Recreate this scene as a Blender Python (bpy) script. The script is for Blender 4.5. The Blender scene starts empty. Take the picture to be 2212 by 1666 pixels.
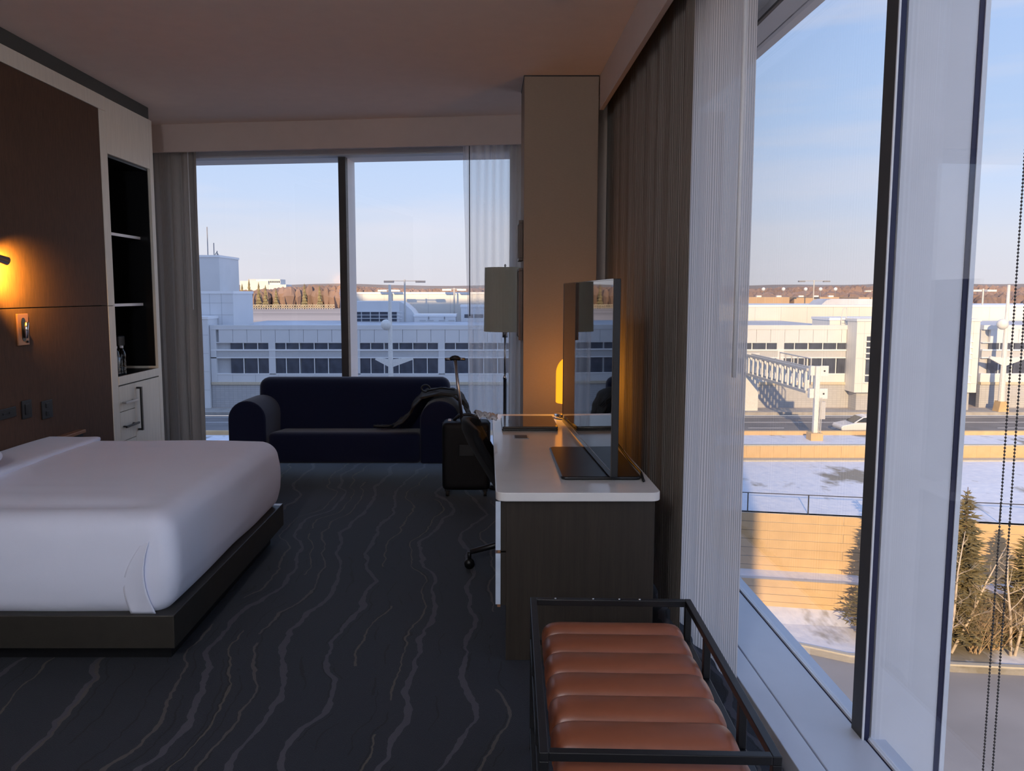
import bpy, bmesh, math, random
from mathutils import Vector, Matrix, noise as mnoise
random.seed(7)
SC = bpy.context.scene
COL = SC.collection
R = math.radians

# ---------------------------------------------------------------- camera, sky, sun, exposure
cam_d = bpy.data.cameras.new('camera')
cam = bpy.data.objects.new('camera', cam_d)
COL.objects.link(cam)
cam.location = (0, 0, 1.6)
cam.rotation_euler = (R(90) - math.atan(0.102), 0, 0)
cam_d.sensor_fit = 'HORIZONTAL'
cam_d.sensor_width = 36.0
cam_d.lens = 36.0 * 1700 / 2212
cam_d.shift_x = 54 / 2212
cam_d.shift_y = -25 / 2212
cam_d.clip_start = 0.05
cam_d.clip_end = 5000
SC.camera = cam

SC.view_settings.view_transform = 'Standard'
SC.view_settings.look = 'None'
SC.view_settings.gamma = 1.0
SC.view_settings.exposure = 0.35
SC.view_settings.use_curve_mapping = False
SC.cycles.max_bounces = 14
SC.cycles.diffuse_bounces = 6
SC.cycles.transparent_max_bounces = 24
SC.cycles.glossy_bounces = 6
SC.cycles.sample_clamp_indirect = 6.0
SC.cycles.caustics_reflective = False
SC.cycles.caustics_refractive = False

SKY_STRENGTH = 1.0
SUN_STRENGTH = 4.3


def sky():
    w = bpy.data.worlds.new('sky')
    SC.world = w
    w.use_nodes = True
    nt = w.node_tree
    n = nt.nodes
    l = nt.links
    n.clear()
    out = n.new('ShaderNodeOutputWorld')
    bg = n.new('ShaderNodeBackground')
    bg.inputs['Strength'].default_value = SKY_STRENGTH
    tc = n.new('ShaderNodeTexCoord')
    sp = n.new('ShaderNodeSeparateXYZ')
    l.new(tc.outputs['Generated'], sp.inputs[0])
    cr = n.new('ShaderNodeValToRGB')
    e = cr.color_ramp.elements
    e[0].position = 0.0
    e[0].color = (0.62, 0.60, 0.64, 1)
    e[1].position = 1.0
    e[1].color = (0.30, 0.46, 0.84, 1)
    for p, c in ((0.06, (0.61, 0.63, 0.70)), (0.12, (0.50, 0.60, 0.78)), (0.20, (0.42, 0.56, 0.80)), (0.36, (0.34, 0.50, 0.82))):
        q = e.new(p)
        q.color = (*c, 1)
    l.new(sp.outputs['Z'], cr.inputs['Fac'])
    # thin streaks of cloud
    mp = n.new('ShaderNodeMapping')
    mp.inputs['Scale'].default_value = (1.6, 1.6, 14.0)
    mp.inputs['Rotation'].default_value = (0.0, R(2.5), 0.0)
    l.new(tc.outputs['Generated'], mp.inputs['Vector'])
    nz = n.new('ShaderNodeTexNoise')
    nz.inputs['Scale'].default_value = 1.5
    nz.inputs['Detail'].default_value = 5
    l.new(mp.outputs['Vector'], nz.inputs['Vector'])
    mr = n.new('ShaderNodeMapRange')
    mr.inputs['From Min'].default_value = 0.47
    mr.inputs['From Max'].default_value = 0.72
    mr.inputs['To Max'].default_value = 0.55
    l.new(nz.outputs['Fac'], mr.inputs['Value'])
    mx = n.new('ShaderNodeMix')
    mx.data_type = 'RGBA'
    l.new(mr.outputs['Result'], mx.inputs['Factor'])
    l.new(cr.outputs['Color'], mx.inputs[6])
    mx.inputs[7].default_value = (0.68, 0.66, 0.71, 1)
    l.new(mx.outputs[2], bg.inputs['Color'])
    l.new(bg.outputs[0], out.inputs['Surface'])


sky()
sun_d = bpy.data.lights.new('sun', 'SUN')
sun_d.energy = SUN_STRENGTH
sun_d.color = (1.0, 0.70, 0.37)
sun_d.angle = R(0.6)
sun = bpy.data.objects.new('sun', sun_d)
COL.objects.link(sun)
sun.rotation_euler = Vector((0.25, 1.0, -1.031 * math.tan(R(16)))).to_track_quat('-Z', 'Y').to_euler()
sun.location = (-20, -60, 40)


# ---------------------------------------------------------------- materials
class NB:
    def __init__(s, name):
        s.m = bpy.data.materials.new(name)
        s.m.use_nodes = True
        s.t = s.m.node_tree
        s.n = s.t.nodes
        s.n.clear()
        s.out = s.n.new('ShaderNodeOutputMaterial')
        s._tc = None

    def L(s, a, b):
        s.t.links.new(a, b)

    def put(s, sock, v):
        if v is None:
            return
        if isinstance(v, bpy.types.NodeSocket):
            s.L(v, sock)
        else:
            if isinstance(v, (tuple, list)) and len(v) == 3 and sock.type == 'RGBA':
                v = (*v, 1)
            sock.default_value = v

    def co(s, kind='Object'):
        if s._tc is None:
            s._tc = s.n.new('ShaderNodeTexCoord')
        return s._tc.outputs[kind]

    def math(s, op, a, b=None, c=None):
        q = s.n.new('ShaderNodeMath')
        q.operation = op
        s.put(q.inputs[0], a)
        s.put(q.inputs[1], b)
        s.put(q.inputs[2], c)
        return q.outputs[0]

    def xyz(s, v=None):
        q = s.n.new('ShaderNodeSeparateXYZ')
        s.L(v or s.co(), q.inputs[0])
        return q.outputs

    def comb(s, x, y, z):
        q = s.n.new('ShaderNodeCombineXYZ')
        s.put(q.inputs[0], x)
        s.put(q.inputs[1], y)
        s.put(q.inputs[2], z)
        return q.outputs[0]

    def noise(s, scale, detail=3, vec=None, stretch=None, rough=0.5):
        q = s.n.new('ShaderNodeTexNoise')
        q.inputs['Scale'].default_value = scale
        q.inputs['Detail'].default_value = detail
        q.inputs['Roughness'].default_value = rough
        v = vec or s.co()
        if stretch:
            mp = s.n.new('ShaderNodeMapping')
            mp.inputs['Scale'].default_value = stretch
            s.L(v, mp.inputs['Vector'])
            v = mp.outputs[0]
        s.L(v, q.inputs['Vector'])
        return q.outputs['Fac']

    def ramp(s, f, lo, hi, a=0.0, b=1.0):
        q = s.n.new('ShaderNodeMapRange')
        s.put(q.inputs['Value'], f)
        for k, v in (('From Min', lo), ('From Max', hi), ('To Min', a), ('To Max', b)):
            s.put(q.inputs[k], v)
        return q.outputs[0]

    def mix(s, f, a, b):
        q = s.n.new('ShaderNodeMix')
        q.data_type = 'RGBA'
        s.put(q.inputs['Factor'], f)
        s.put(q.inputs[6], a)
        s.put(q.inputs[7], b)
        return q.outputs[2]

    def bump(s, h, strength=0.3, dist=0.01):
        q = s.n.new('ShaderNodeBump')
        q.inputs['Strength'].default_value = strength
        q.inputs['Distance'].default_value = dist
        s.L(h, q.inputs['Height'])
        return q.outputs[0]

    def pbr(s, color, rough=0.5, metal=0.0, normal=None, spec=0.5, sheen=0.0, emit=None, emit_s=0.0, coat=0.0):
        q = s.n.new('ShaderNodeBsdfPrincipled')
        s.put(q.inputs['Base Color'], color)
        s.put(q.inputs['Roughness'], rough)
        s.put(q.inputs['Metallic'], metal)
        s.put(q.inputs['Specular IOR Level'], spec)
        s.put(q.inputs['Sheen Weight'], sheen)
        s.put(q.inputs['Coat Weight'], coat)
        if normal:
            s.L(normal, q.inputs['Normal'])
        if emit:
            s.put(q.inputs['Emission Color'], emit)
            s.put(q.inputs['Emission Strength'], emit_s)
        return q.outputs[0]

    def done(s, sh):
        s.L(sh, s.out.inputs['Surface'])
        return s.m


def dark(c, k):
    return tuple(max(0, v * k) for v in c)


def M(name, col, rough=0.5, metal=0.0, var=0.08, scale=8.0, bump=0.0, bscale=120.0, spec=0.5, sheen=0.0, stretch=None, coat=0.0):
    b = NB(name)
    nz = b.noise(scale, 4, stretch=stretch)
    c = b.mix(b.ramp(nz, 0.3, 0.7), dark(col, 1 - var), dark(col, 1 + var))
    nr = b.bump(b.noise(bscale, 3, stretch=stretch), bump, 0.004) if bump else None
    return b.done(b.pbr(c, rough, metal, nr, spec, sheen, coat=coat))


def m_carpet():
    b = NB('carpet')
    x, y, z = b.xyz()
    v = b.comb(x, y, 0.0)
    n1 = b.math('SUBTRACT', b.noise(1.0, 2, v, (0.55, 0.75, 1)), 0.5)
    n2 = b.math('SUBTRACT', b.noise(1.0, 3, v, (2.0, 4.5, 1)), 0.5)
    n3 = b.math('SUBTRACT', b.noise(1.0, 2, v, (14, 22, 1)), 0.5)
    u = b.math('ADD', x, b.math('MULTIPLY', n1, 0.75))
    u = b.math('ADD', u, b.math('MULTIPLY', n2, 0.10))
    u = b.math('ADD', u, b.math('MULTIPLY', n3, 0.012))

    def lines(period, width, off, keep, brk=None):
        p = b.math('ADD', b.math('MULTIPLY', u, 1 / period), off)
        cell = b.math('FLOOR', p)
        fr = b.math('FRACT', p)
        wn = b.n.new('ShaderNodeTexWhiteNoise')
        wn.noise_dimensions = '1D'
        b.L(b.math('ADD', cell, off * 31.7), wn.inputs['W'])
        rnd = wn.outputs['Value']
        cen = b.ramp(rnd, 0, 1, 0.25, 0.75)
        d = b.math('ABSOLUTE', b.math('SUBTRACT', fr, cen))
        wob = b.ramp(b.noise(1.0, 2, v, (5, 7, 1)), 0.3, 0.7, 0.35, 1.35)
        wd = b.math('MULTIPLY', wob, width / period / 2)
        mk = b.math('LESS_THAN', d, wd)
        mk = b.math('MULTIPLY', mk, b.math('LESS_THAN', rnd, keep))
        if brk:
            q = b.noise(1.0, 2, b.comb(b.math('MULTIPLY', cell, 3.77), b.math('MULTIPLY', y, brk[0]), off), None)
            mk = b.math('MULTIPLY', mk, b.math('GREATER_THAN', q, brk[1]))
        return mk

    pile = b.noise(260, 2)
    base = b.mix(b.ramp(b.noise(1.3, 3), 0.3, 0.7), (0.010, 0.014, 0.023), (0.014, 0.016, 0.026))
    base = b.mix(b.ramp(pile, 0.35, 0.65), dark((0.012, 0.015, 0.025), 0.7), base)
    c = b.mix(lines(0.060, 0.007, 0.37, 0.75, (2.3, 0.52)), base, (0.003, 0.004, 0.006))
    c = b.mix(lines(0.105, 0.016, 0.11, 0.4, (1.5, 0.58)), c, (0.003, 0.004, 0.006))
    c = b.mix(lines(0.31, 0.028, 0.63, 0.99), c, (0.058, 0.055, 0.068))
    c = b.mix(lines(0.17, 0.010, 0.85, 0.45, (0.8, 0.47)), c, (0.085, 0.070, 0.052))
    c = b.mix(lines(0.27, 0.013, 0.29, 0.5, (0.6, 0.45)), c, (0.075, 0.064, 0.056))
    nr = b.bump(pile, 0.5, 0.004)
    return b.done(b.pbr(c, 0.75, 0, nr, 0.3, 0.08))


def m_wood(name, c1, c2, axis=(30, 30, 1.2), rough=0.45, spec=0.4):
    b = NB(name)
    g = b.noise(1.0, 4, None, axis, 0.6)
    g2 = b.noise(1.0, 2, None, tuple(a * 4 for a in axis))
    c = b.mix(b.ramp(g, 0.3, 0.7), c1, c2)
    c = b.mix(b.ramp(g2, 0.45, 0.7, 0, 0.5), c, dark(c1, 0.6))
    return b.done(b.pbr(c, rough, 0, b.bump(g2, 0.15, 0.002), spec))


def m_glass(name, tint=(0.97, 0.985, 1.0), ior=1.5):
    b = NB(name)
    tr = b.n.new('ShaderNodeBsdfTransparent')
    tr.inputs[0].default_value = (*tint, 1)
    gl = b.n.new('ShaderNodeBsdfGlossy')
    gl.inputs['Roughness'].default_value = 0.0
    fr = b.n.new('ShaderNodeFresnel')
    ge = b.n.new('ShaderNodeNewGeometry')
    b.L(b.ramp(ge.outputs['Backfacing'], 0, 1, ior, 1 / ior), fr.inputs['IOR'])
    mx = b.n.new('ShaderNodeMixShader')
    b.L(fr.outputs[0], mx.inputs[0])
    b.L(tr.outputs[0], mx.inputs[1])
    b.L(gl.outputs[0], mx.inputs[2])
    return b.done(mx.outputs[0])


def m_cloth_through(name, col, through, transl, rib=0.0, ribscale=160.0, axis=1, var=0.06):
    b = NB(name)
    x = b.xyz()[axis]
    nz = b.noise(1.0, 2, b.comb(b.math('MULTIPLY', x, ribscale * 0.35), 0.0, b.math('MULTIPLY', b.xyz()[2], 0.5)))
    wv = b.math('SINE', b.math('ADD', b.math('MULTIPLY', x, ribscale * 6.28), b.math('MULTIPLY', nz, 5.0)))
    c = b.mix(b.ramp(wv, -1, 1), dark(col, 1 - rib), dark(col, 1 + var))
    df = b.n.new('ShaderNodeBsdfDiffuse')
    b.L(c, df.inputs[0])
    tl = b.n.new('ShaderNodeBsdfTranslucent')
    b.L(c, tl.inputs[0])
    if rib:
        nr = b.bump(wv, 0.5, 0.002)
        b.L(nr, df.inputs['Normal'])
    m1 = b.n.new('ShaderNodeMixShader')
    m1.inputs[0].default_value = transl
    b.L(df.outputs[0], m1.inputs[1])
    b.L(tl.outputs[0], m1.inputs[2])
    if through <= 0:
        return b.done(m1.outputs[0])
    tr = b.n.new('ShaderNodeBsdfTransparent')
    m2 = b.n.new('ShaderNodeMixShader')
    b.put(m2.inputs[0], b.ramp(wv, -1, 1, min(1, through + 0.08), max(0, through - 0.08)))
    b.L(m1.outputs[0], m2.inputs[1])
    b.L(tr.outputs[0], m2.inputs[2])
    return b.done(m2.outputs[0])


def m_brick(name, c1, c2, mortar, scale, bw=0.5, rh=0.25, ms=0.02):
    b = NB(name)
    x, y, z = b.xyz()
    q = b.n.new('ShaderNodeTexBrick')
    q.inputs['Scale'].default_value = scale
    q.inputs['Mortar Size'].default_value = ms
    q.inputs['Brick Width'].default_value = bw
    q.inputs['Row Height'].default_value = rh
    q.offset = 0.0
    b.put(q.inputs['Color1'], c1)
    b.put(q.inputs['Color2'], c2)
    b.put(q.inputs['Mortar'], mortar)
    b.L(b.comb(x, z, 0.0), q.inputs['Vector'])
    return b.done(b.pbr(q.outputs['Color'], 0.85, 0, None, 0.2))


def m_snow():
    b = NB('snow')
    g = b.noise(0.22, 5, None, (1, 0.55, 1), 0.62)
    g2 = b.noise(1.6, 4, None, (1, 0.5, 1))
    f = b.math('ADD', g, b.math('MULTIPLY', g2, 0.22))
    c = b.mix(b.ramp(b.noise(2.5, 4), 0.3, 0.7), (0.68, 0.70, 0.78), (0.80, 0.80, 0.84))
    c = b.mix(b.ramp(f, 0.665, 0.75), c, (0.30, 0.27, 0.22))
    return b.done(b.pbr(c, 0.8, 0, b.bump(g2, 0.5, 0.15), 0.2))


def m_leather():
    b = NB('brown_leather')
    g = b.noise(5, 4)
    c = b.mix(b.ramp(g, 0.3, 0.7), (0.19, 0.058, 0.027), (0.25, 0.078, 0.036))
    vor = b.noise(420, 3)
    return b.done(b.pbr(c, b.ramp(b.noise(9, 3), 0.3, 0.7, 0.30, 0.40), 0, b.bump(vor, 0.12, 0.001), 0.5))


def m_emit(name, col, s):
    b = NB(name)
    e = b.n.new('ShaderNodeEmission')
    e.inputs[0].default_value = (*col, 1)
    e.inputs[1].default_value = s
    return b.done(e.outputs[0])


MT = {}
MT['carpet'] = m_carpet()
MT['ceil'] = M('ceiling_paint', (0.84, 0.69, 0.60), 0.9, var=0.02, bump=0.05, bscale=300)
MT['wall'] = M('wall_paint', (0.75, 0.70, 0.64), 0.85, var=0.03, scale=30, bump=0.05)
MT['vinyl'] = M('wall_vinyl', (0.30, 0.225, 0.165), 0.75, var=0.05, scale=60, stretch=(1, 1, 6), bump=0.08, bscale=200)
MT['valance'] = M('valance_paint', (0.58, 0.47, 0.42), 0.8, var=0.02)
MT['headboard'] = M('headboard_fabric', (0.085, 0.040, 0.020), 0.8, var=0.18, scale=90, stretch=(1, 1, 0.15), bump=0.15, bscale=400)
MT['laminate'] = M('pale_laminate', (0.80, 0.76, 0.66), 0.5, var=0.05, scale=40, stretch=(1, 1, 0.1))
MT['darklam'] = M('dark_laminate', (0.06, 0.065, 0.06), 0.6, var=0.06)
MT['darkwood'] = M('dark_wood', (0.10, 0.055, 0.03), 0.5, var=0.2, scale=20)
MT['blacklam'] = M('black_laminate', (0.006, 0.006, 0.007), 0.35, var=0.05, spec=0.3)
MT['white'] = M('white_edge', (0.85, 0.86, 0.88), 0.35, var=0.01)
MT['black'] = M('black_metal', (0.006, 0.006, 0.007), 0.38, var=0.1, scale=20, spec=0.5)
MT['blackp'] = M('black_plastic', (0.007, 0.007, 0.008), 0.45, var=0.1)
MT['bluewhite'] = M('painted_window_glint', (0.75, 0.85, 0.98), 0.25, 0.3, var=0.08, scale=12)  # pale blue imitates window light mirrored on the desk drawer edges
MT['chrome'] = M('chrome', (0.75, 0.75, 0.76), 0.18, 1.0, var=0.02)
MT['copper'] = M('copper_edge', (0.35, 0.17, 0.09), 0.4, 0.3)
MT['steel'] = M('brushed_steel', (0.45, 0.45, 0.46), 0.35, 1.0, var=0.05)
MT['sheet'] = M('white_bedding', (0.79, 0.83, 0.97), 0.9, var=0.015, scale=3, bump=0.1, bscale=350, sheen=0.2)
MT['bedbase'] = M('bed_base_laminate', (0.026, 0.023, 0.018), 0.45, var=0.1, scale=20)
MT['navy'] = M('navy_fabric', (0.009, 0.012, 0.036), 0.95, var=0.12, scale=300, bump=0.2, bscale=500, spec=0.15, sheen=0.22)
MT['deskwood'] = m_wood('dark_oak', (0.024, 0.018, 0.013), (0.038, 0.029, 0.021), (45, 45, 2.0))
MT['drawer'] = M('glossy_lacquer', (0.05, 0.04, 0.032), 0.08, var=0.05, spec=0.8)
MT['desktop'] = M('white_quartz', (0.76, 0.74, 0.72), 0.16, var=0.04, scale=5, spec=0.5)
MT['leather'] = m_leather()
MT['screen'] = M('screen_glass', (0.004, 0.004, 0.005), 0.02, var=0.01, spec=0.8)
MT['jacket'] = M('brown_canvas', (0.045, 0.036, 0.026), 0.9, var=0.2, scale=14, bump=0.3, bscale=150)
MT['grey_garment'] = M('pale_grey_cotton', (0.62, 0.62, 0.66), 0.9, var=0.1, scale=30)
MT['case'] = M('black_shell', (0.005, 0.005, 0.006), 0.6, spec=0.25, var=0.1, scale=30, bump=0.2, bscale=300)
MT['chair'] = M('charcoal_fabric', (0.007, 0.007, 0.008), 0.85, var=0.15, scale=200, sheen=0.03, spec=0.2)
MT['red'] = M('red_tag', (0.30, 0.02, 0.01), 0.6)
MT['shade'] = m_cloth_through('linen_shade', (0.72, 0.71, 0.62), 0.0, 0.45, 0.04, 300, 0, 0.02)
def m_dome():
    b = NB('lamp_glow')
    e = b.n.new('ShaderNodeEmission')
    e.inputs[0].default_value = (1.0, 0.36, 0.02, 1)
    e.inputs[1].default_value = 1.6
    t = b.n.new('ShaderNodeBsdfTransparent')
    t.inputs[0].default_value = (1.0, 0.66, 0.25, 1)
    m = b.n.new('ShaderNodeMixShader')
    m.inputs[0].default_value = 0.6
    b.L(t.outputs[0], m.inputs[1])
    b.L(e.outputs[0], m.inputs[2])
    return b.done(m.outputs[0])


MT['glow'] = m_dome()
MT['fill'] = m_emit('fill_glow', (0.80, 0.87, 1.0), 82.0)  # glow of the added lamp that lifts the room's brightness
MT['glass'] = m_glass('window_glass', (0.985, 0.99, 1.0), 1.35)
MT['sheer'] = m_cloth_through('sheer_fabric', (0.86, 0.84, 0.83), 0.56, 0.6, 0.0, 14, 0, 0.0)
MT['ribsheer'] = m_cloth_through('ribbed_sheer_fabric', (0.80, 0.75, 0.72), 0.05, 0.6, 0.35, 62, 1, 0.1)
MT['drape'] = m_cloth_through('taupe_drape_fabric', (0.40, 0.36, 0.32), 0.0, 0.2, 0.1, 150, 0)
MT['ribdrape'] = m_cloth_through('ribbed_drape_fabric', (0.25, 0.22, 0.19), 0.0, 0.05, 0.5, 55, 1, 0.5)
MT['frame_dark'] = M('dark_window_frame', (0.045, 0.042, 0.042), 0.5)
MT['frame_grey'] = M('grey_window_frame', (0.60, 0.62, 0.66), 0.5, var=0.02)
MT['fin'] = M('pale_metal_fin', (0.78, 0.78, 0.80), 0.5, var=0.02)
MT['sill'] = M('white_sill', (0.62, 0.66, 0.74), 0.35, var=0.02)
MT['gasket'] = M('navy_gasket', (0.01, 0.012, 0.05), 0.5)
MT['clearpl'] = m_glass('clear_plastic', (0.86, 0.92, 0.96), 1.6)
MT['canvas_art'] = M('art_print', (0.30, 0.25, 0.20), 0.7, var=0.4, scale=12)
# outdoors
MT['panel'] = M('facade_panel', (0.70, 0.71, 0.73), 0.6, var=0.03, scale=0.6)
MT['panel2'] = M('facade_panel_upper', (0.74, 0.73, 0.70), 0.6, var=0.03, scale=0.6)
MT['band'] = M('facade_band', (0.50, 0.51, 0.53), 0.6, var=0.04)
MT['trimw'] = M('facade_white_frame', (0.84, 0.85, 0.87), 0.5, var=0.02)
MT['ledge'] = M('facade_ledge', (0.60, 0.52, 0.40), 0.7)
MT['pane'] = M('facade_glazing', (0.07, 0.08, 0.11), 0.12, var=0.25, scale=1.5, spec=0.5)
MT['block'] = m_brick('concrete_block', (0.50, 0.50, 0.51), (0.46, 0.46, 0.48), (0.36, 0.36, 0.37), 1.0, 0.42, 0.21, 0.012)
MT['roof'] = M('roof_membrane', (0.55, 0.56, 0.60), 0.8, var=0.15, scale=0.3)
MT['snow'] = m_snow()
MT['asphalt'] = M('asphalt', (0.20, 0.19, 0.19), 0.9, var=0.15, scale=0.5)
MT['street'] = M('pale_street', (0.30, 0.28, 0.27), 0.9, var=0.12, scale=0.25)
MT['walk'] = M('sidewalk', (0.40, 0.38, 0.36), 0.9, var=0.15, scale=1.5)
MT['stone'] = M('tan_wall_block', (0.62, 0.43, 0.235), 0.85, var=0.08, scale=1.2, bump=0.2, bscale=20)
MT['curb'] = M('concrete_curb', (0.50, 0.46, 0.38), 0.85, var=0.08)
MT['farland'] = M('far_field', (0.46, 0.38, 0.33), 0.9, var=0.25, scale=0.02, stretch=(0.15, 1, 1))
MT['fartree'] = M('bare_woodland', (0.29, 0.20, 0.165), 0.95, var=0.3, scale=0.02)  # lightened so the distance haze is part of the colour
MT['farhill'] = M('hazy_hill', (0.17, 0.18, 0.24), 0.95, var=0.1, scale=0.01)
MT['conifer'] = M('conifer_needles', (0.24, 0.20, 0.105), 0.9, var=0.4, scale=2.0)
MT['bark'] = M('birch_bark', (0.62, 0.52, 0.42), 0.85, var=0.15, scale=6)
MT['trunk'] = M('brown_bark', (0.16, 0.11, 0.08), 0.9, var=0.2)
MT['twig'] = M('brown_twigs', (0.42, 0.30, 0.18), 0.9, var=0.3, scale=3)
MT['galv'] = M('galvanised_steel', (0.55, 0.54, 0.52), 0.5, 0.2, var=0.05)
MT['polew'] = M('white_pole', (0.72, 0.72, 0.70), 0.5)
MT['carp'] = M('white_car_paint', (0.75, 0.75, 0.77), 0.25, var=0.01, coat=0.5)
MT['cargl'] = M('dark_car_glass', (0.03, 0.035, 0.04), 0.08)
MT['tire'] = M('tire_rubber', (0.015, 0.015, 0.015), 0.8)
MT['hydrant'] = M('hydrant_red', (0.55, 0.06, 0.06), 0.5)
MT['tanb'] = M('tan_ramp_wall', (0.55, 0.38, 0.24), 0.85, var=0.08, scale=0.3)
MT['hotel'] = M('hotel_cladding', (0.45, 0.43, 0.41), 0.8)
MT['mast'] = M('dark_lamp_head', (0.25, 0.25, 0.27), 0.6)


# ---------------------------------------------------------------- mesh helpers
class MB:
    def __init__(s):
        s.v = []
        s.f = []

    def add(s, v, f):
        o = len(s.v)
        s.v += [tuple(p) for p in v]
        s.f += [tuple(i + o for i in q) for q in f]
        return s

    def box(s, x0, x1, y0, y1, z0, z1):
        return s.add([(x0, y0, z0), (x1, y0, z0), (x1, y1, z0), (x0, y1, z0), (x0, y0, z1), (x1, y0, z1), (x1, y1, z1), (x0, y1, z1)],
                     [(0, 3, 2, 1), (4, 5, 6, 7), (0, 1, 5, 4), (1, 2, 6, 5), (2, 3, 7, 6), (3, 0, 4, 7)])

    def tube(s, path, r, n=8, cap=True):
        path = [Vector(p) for p in path]
        rs = r if isinstance(r, (list, tuple)) else [r] * len(path)
        vs = []
        up0 = None
        for i, p in enumerate(path):
            d = (path[min(i + 1, len(path) - 1)] - path[max(i - 1, 0)]).normalized()
            a = Vector((0, 0, 1)) if abs(d.z) < 0.9 else Vector((1, 0, 0))
            if up0 is not None:
                a = up0
            u = d.cross(a)
            if u.length < 1e-5:
                u = d.orthogonal()
            u.normalize()
            w = u.cross(d)
            up0 = w
            for k in range(n):
                t = 2 * math.pi * k / n
                vs.append(p + rs[i] * (math.cos(t) * u + math.sin(t) * w))
        fs = []
        for i in range(len(path) - 1):
            for k in range(n):
                fs.append((i * n + k, i * n + (k + 1) % n, (i + 1) * n + (k + 1) % n, (i + 1) * n + k))
        if cap:
            fs.append(tuple(range(n))[::-1])
            fs.append(tuple(range((len(path) - 1) * n, len(path) * n)))
        return s.add(vs, fs)

    def lathe(s, prof, cx=0, cy=0, n=24):
        vs = []
        fs = []
        for r, z in prof:
            for k in range(n):
                t = 2 * math.pi * k / n
                vs.append((cx + r * math.cos(t), cy + r * math.sin(t), z))
        for i in range(len(prof) - 1):
            for k in range(n):
                fs.append((i * n + k, i * n + (k + 1) % n, (i + 1) * n + (k + 1) % n, (i + 1) * n + k))
        fs.append(tuple(range(n))[::-1])
        fs.append(tuple(range((len(prof) - 1) * n, len(prof) * n)))
        return s.add(vs, fs)

    def prism(s, poly, a, b, axis='y'):
        n = len(poly)
        if axis == 'y':
            vs = [(p, a, q) for p, q in poly] + [(p, b, q) for p, q in poly]
        elif axis == 'z':
            vs = [(p, q, a) for p, q in poly] + [(p, q, b) for p, q in poly]
        else:
            vs = [(a, p, q) for p, q in poly] + [(b, p, q) for p, q in poly]
        fs = [tuple(range(n)), tuple(range(2 * n - 1, n - 1, -1))]
        fs += [((i + 1) % n, i, n + i, n + (i + 1) % n) for i in range(n)]
        return s.add(vs, fs)

    def sheet(s, fn, nu, nv):
        vs = [fn(i / nu, j / nv) for i in range(nu + 1) for j in range(nv + 1)]
        fs = [(i * (nv + 1) + j, (i + 1) * (nv + 1) + j, (i + 1) * (nv + 1) + j + 1, i * (nv + 1) + j + 1) for i in range(nu) for j in range(nv)]
        return s.add(vs, fs)

    def rbox(s, hx, hy, hz, r, n=10, c=(0, 0, 0), fn=None):
        """rounded box with dense faces; fn moves each point afterwards"""
        vs = []
        fs = []
        idx = {}

        def key(p):
            return (round(p[0], 5), round(p[1], 5), round(p[2], 5))
        nn = (n, n, n) if isinstance(n, int) else n
        def put(p):
            k = key(p)
            if k not in idx:
                q = Vector((p[0] * hx, p[1] * hy, p[2] * hz))
                inn = Vector((max(-hx + r, min(hx - r, q.x)), max(-hy + r, min(hy - r, q.y)), max(-hz + r, min(hz - r, q.z))))
                d = q - inn
                if d.length > 1e-9:
                    m = max(abs(d.x), abs(d.y), abs(d.z)) / r
                    q = inn + d.normalized() * r * m
                q = q + Vector(c)
                if fn:
                    q = fn(q)
                idx[k] = len(vs)
                vs.append(tuple(q))
            return idx[k]
        for ax in range(3):
            a1, a2 = (ax + 1) % 3, (ax + 2) % 3
            n1, n2 = nn[a1], nn[a2]
            # denser samples near the rounded edges
            def samp(i, m, h):
                t = -1 + 2 * i / m
                return t
            for sg in (-1, 1):
                for i in range(n1):
                    for j in range(n2):
                        q = []
                        for (di, dj) in ((0, 0), (1, 0), (1, 1), (0, 1)):
                            p = [0, 0, 0]
                            p[ax] = sg
                            p[a1] = samp(i + di, n1, 0)
                            p[a2] = samp(j + dj, n2, 0)
                            q.append(put(p))
                        fs.append(tuple(q if sg > 0 else q[::-1]))
        return s.add(vs, fs)

    def sphere(s, c, r, nu=8, nv=6):
        vs = [(c[0], c[1], c[2] + r)]
        for j in range(1, nv):
            t = math.pi * j / nv
            for k in range(nu):
                a = 2 * math.pi * k / nu
                vs.append((c[0] + r * math.sin(t) * math.cos(a), c[1] + r * math.sin(t) * math.sin(a), c[2] + r * math.cos(t)))
        vs.append((c[0], c[1], c[2] - r))
        fs = [(0, 1 + k, 1 + (k + 1) % nu) for k in range(nu)]
        for j in range(nv - 2):
            b = 1 + j * nu
            fs += [(b + k, b + nu + k, b + nu + (k + 1) % nu, b + (k + 1) % nu) for k in range(nu)]
        b = 1 + (nv - 2) * nu
        fs += [(b + k, len(vs) - 1, b + (k + 1) % nu) for k in range(nu)]
        return s.add(vs, fs)

    def mesh(s, name, m, smooth=False):
        me = bpy.data.meshes.new(name)
        me.from_pydata(s.v, [], s.f)
        me.validate()
        me.update()
        me.materials.append(m)
        if smooth:
            me.polygons.foreach_set('use_smooth', [True] * len(me.polygons))
        return me

    def build(s, name, m, parent=None, smooth=False, bevel=0, seg=2, loc=None, solid=0, fix=True):
        me = s.mesh(name, MT[m] if isinstance(m, str) else m, smooth)
        if fix:
            bm = bmesh.new()
            bm.from_mesh(me)
            bmesh.ops.recalc_face_normals(bm, faces=bm.faces)
            bm.to_mesh(me)
            bm.free()
        return link(name, me, parent, bevel, seg, loc, solid)


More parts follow.
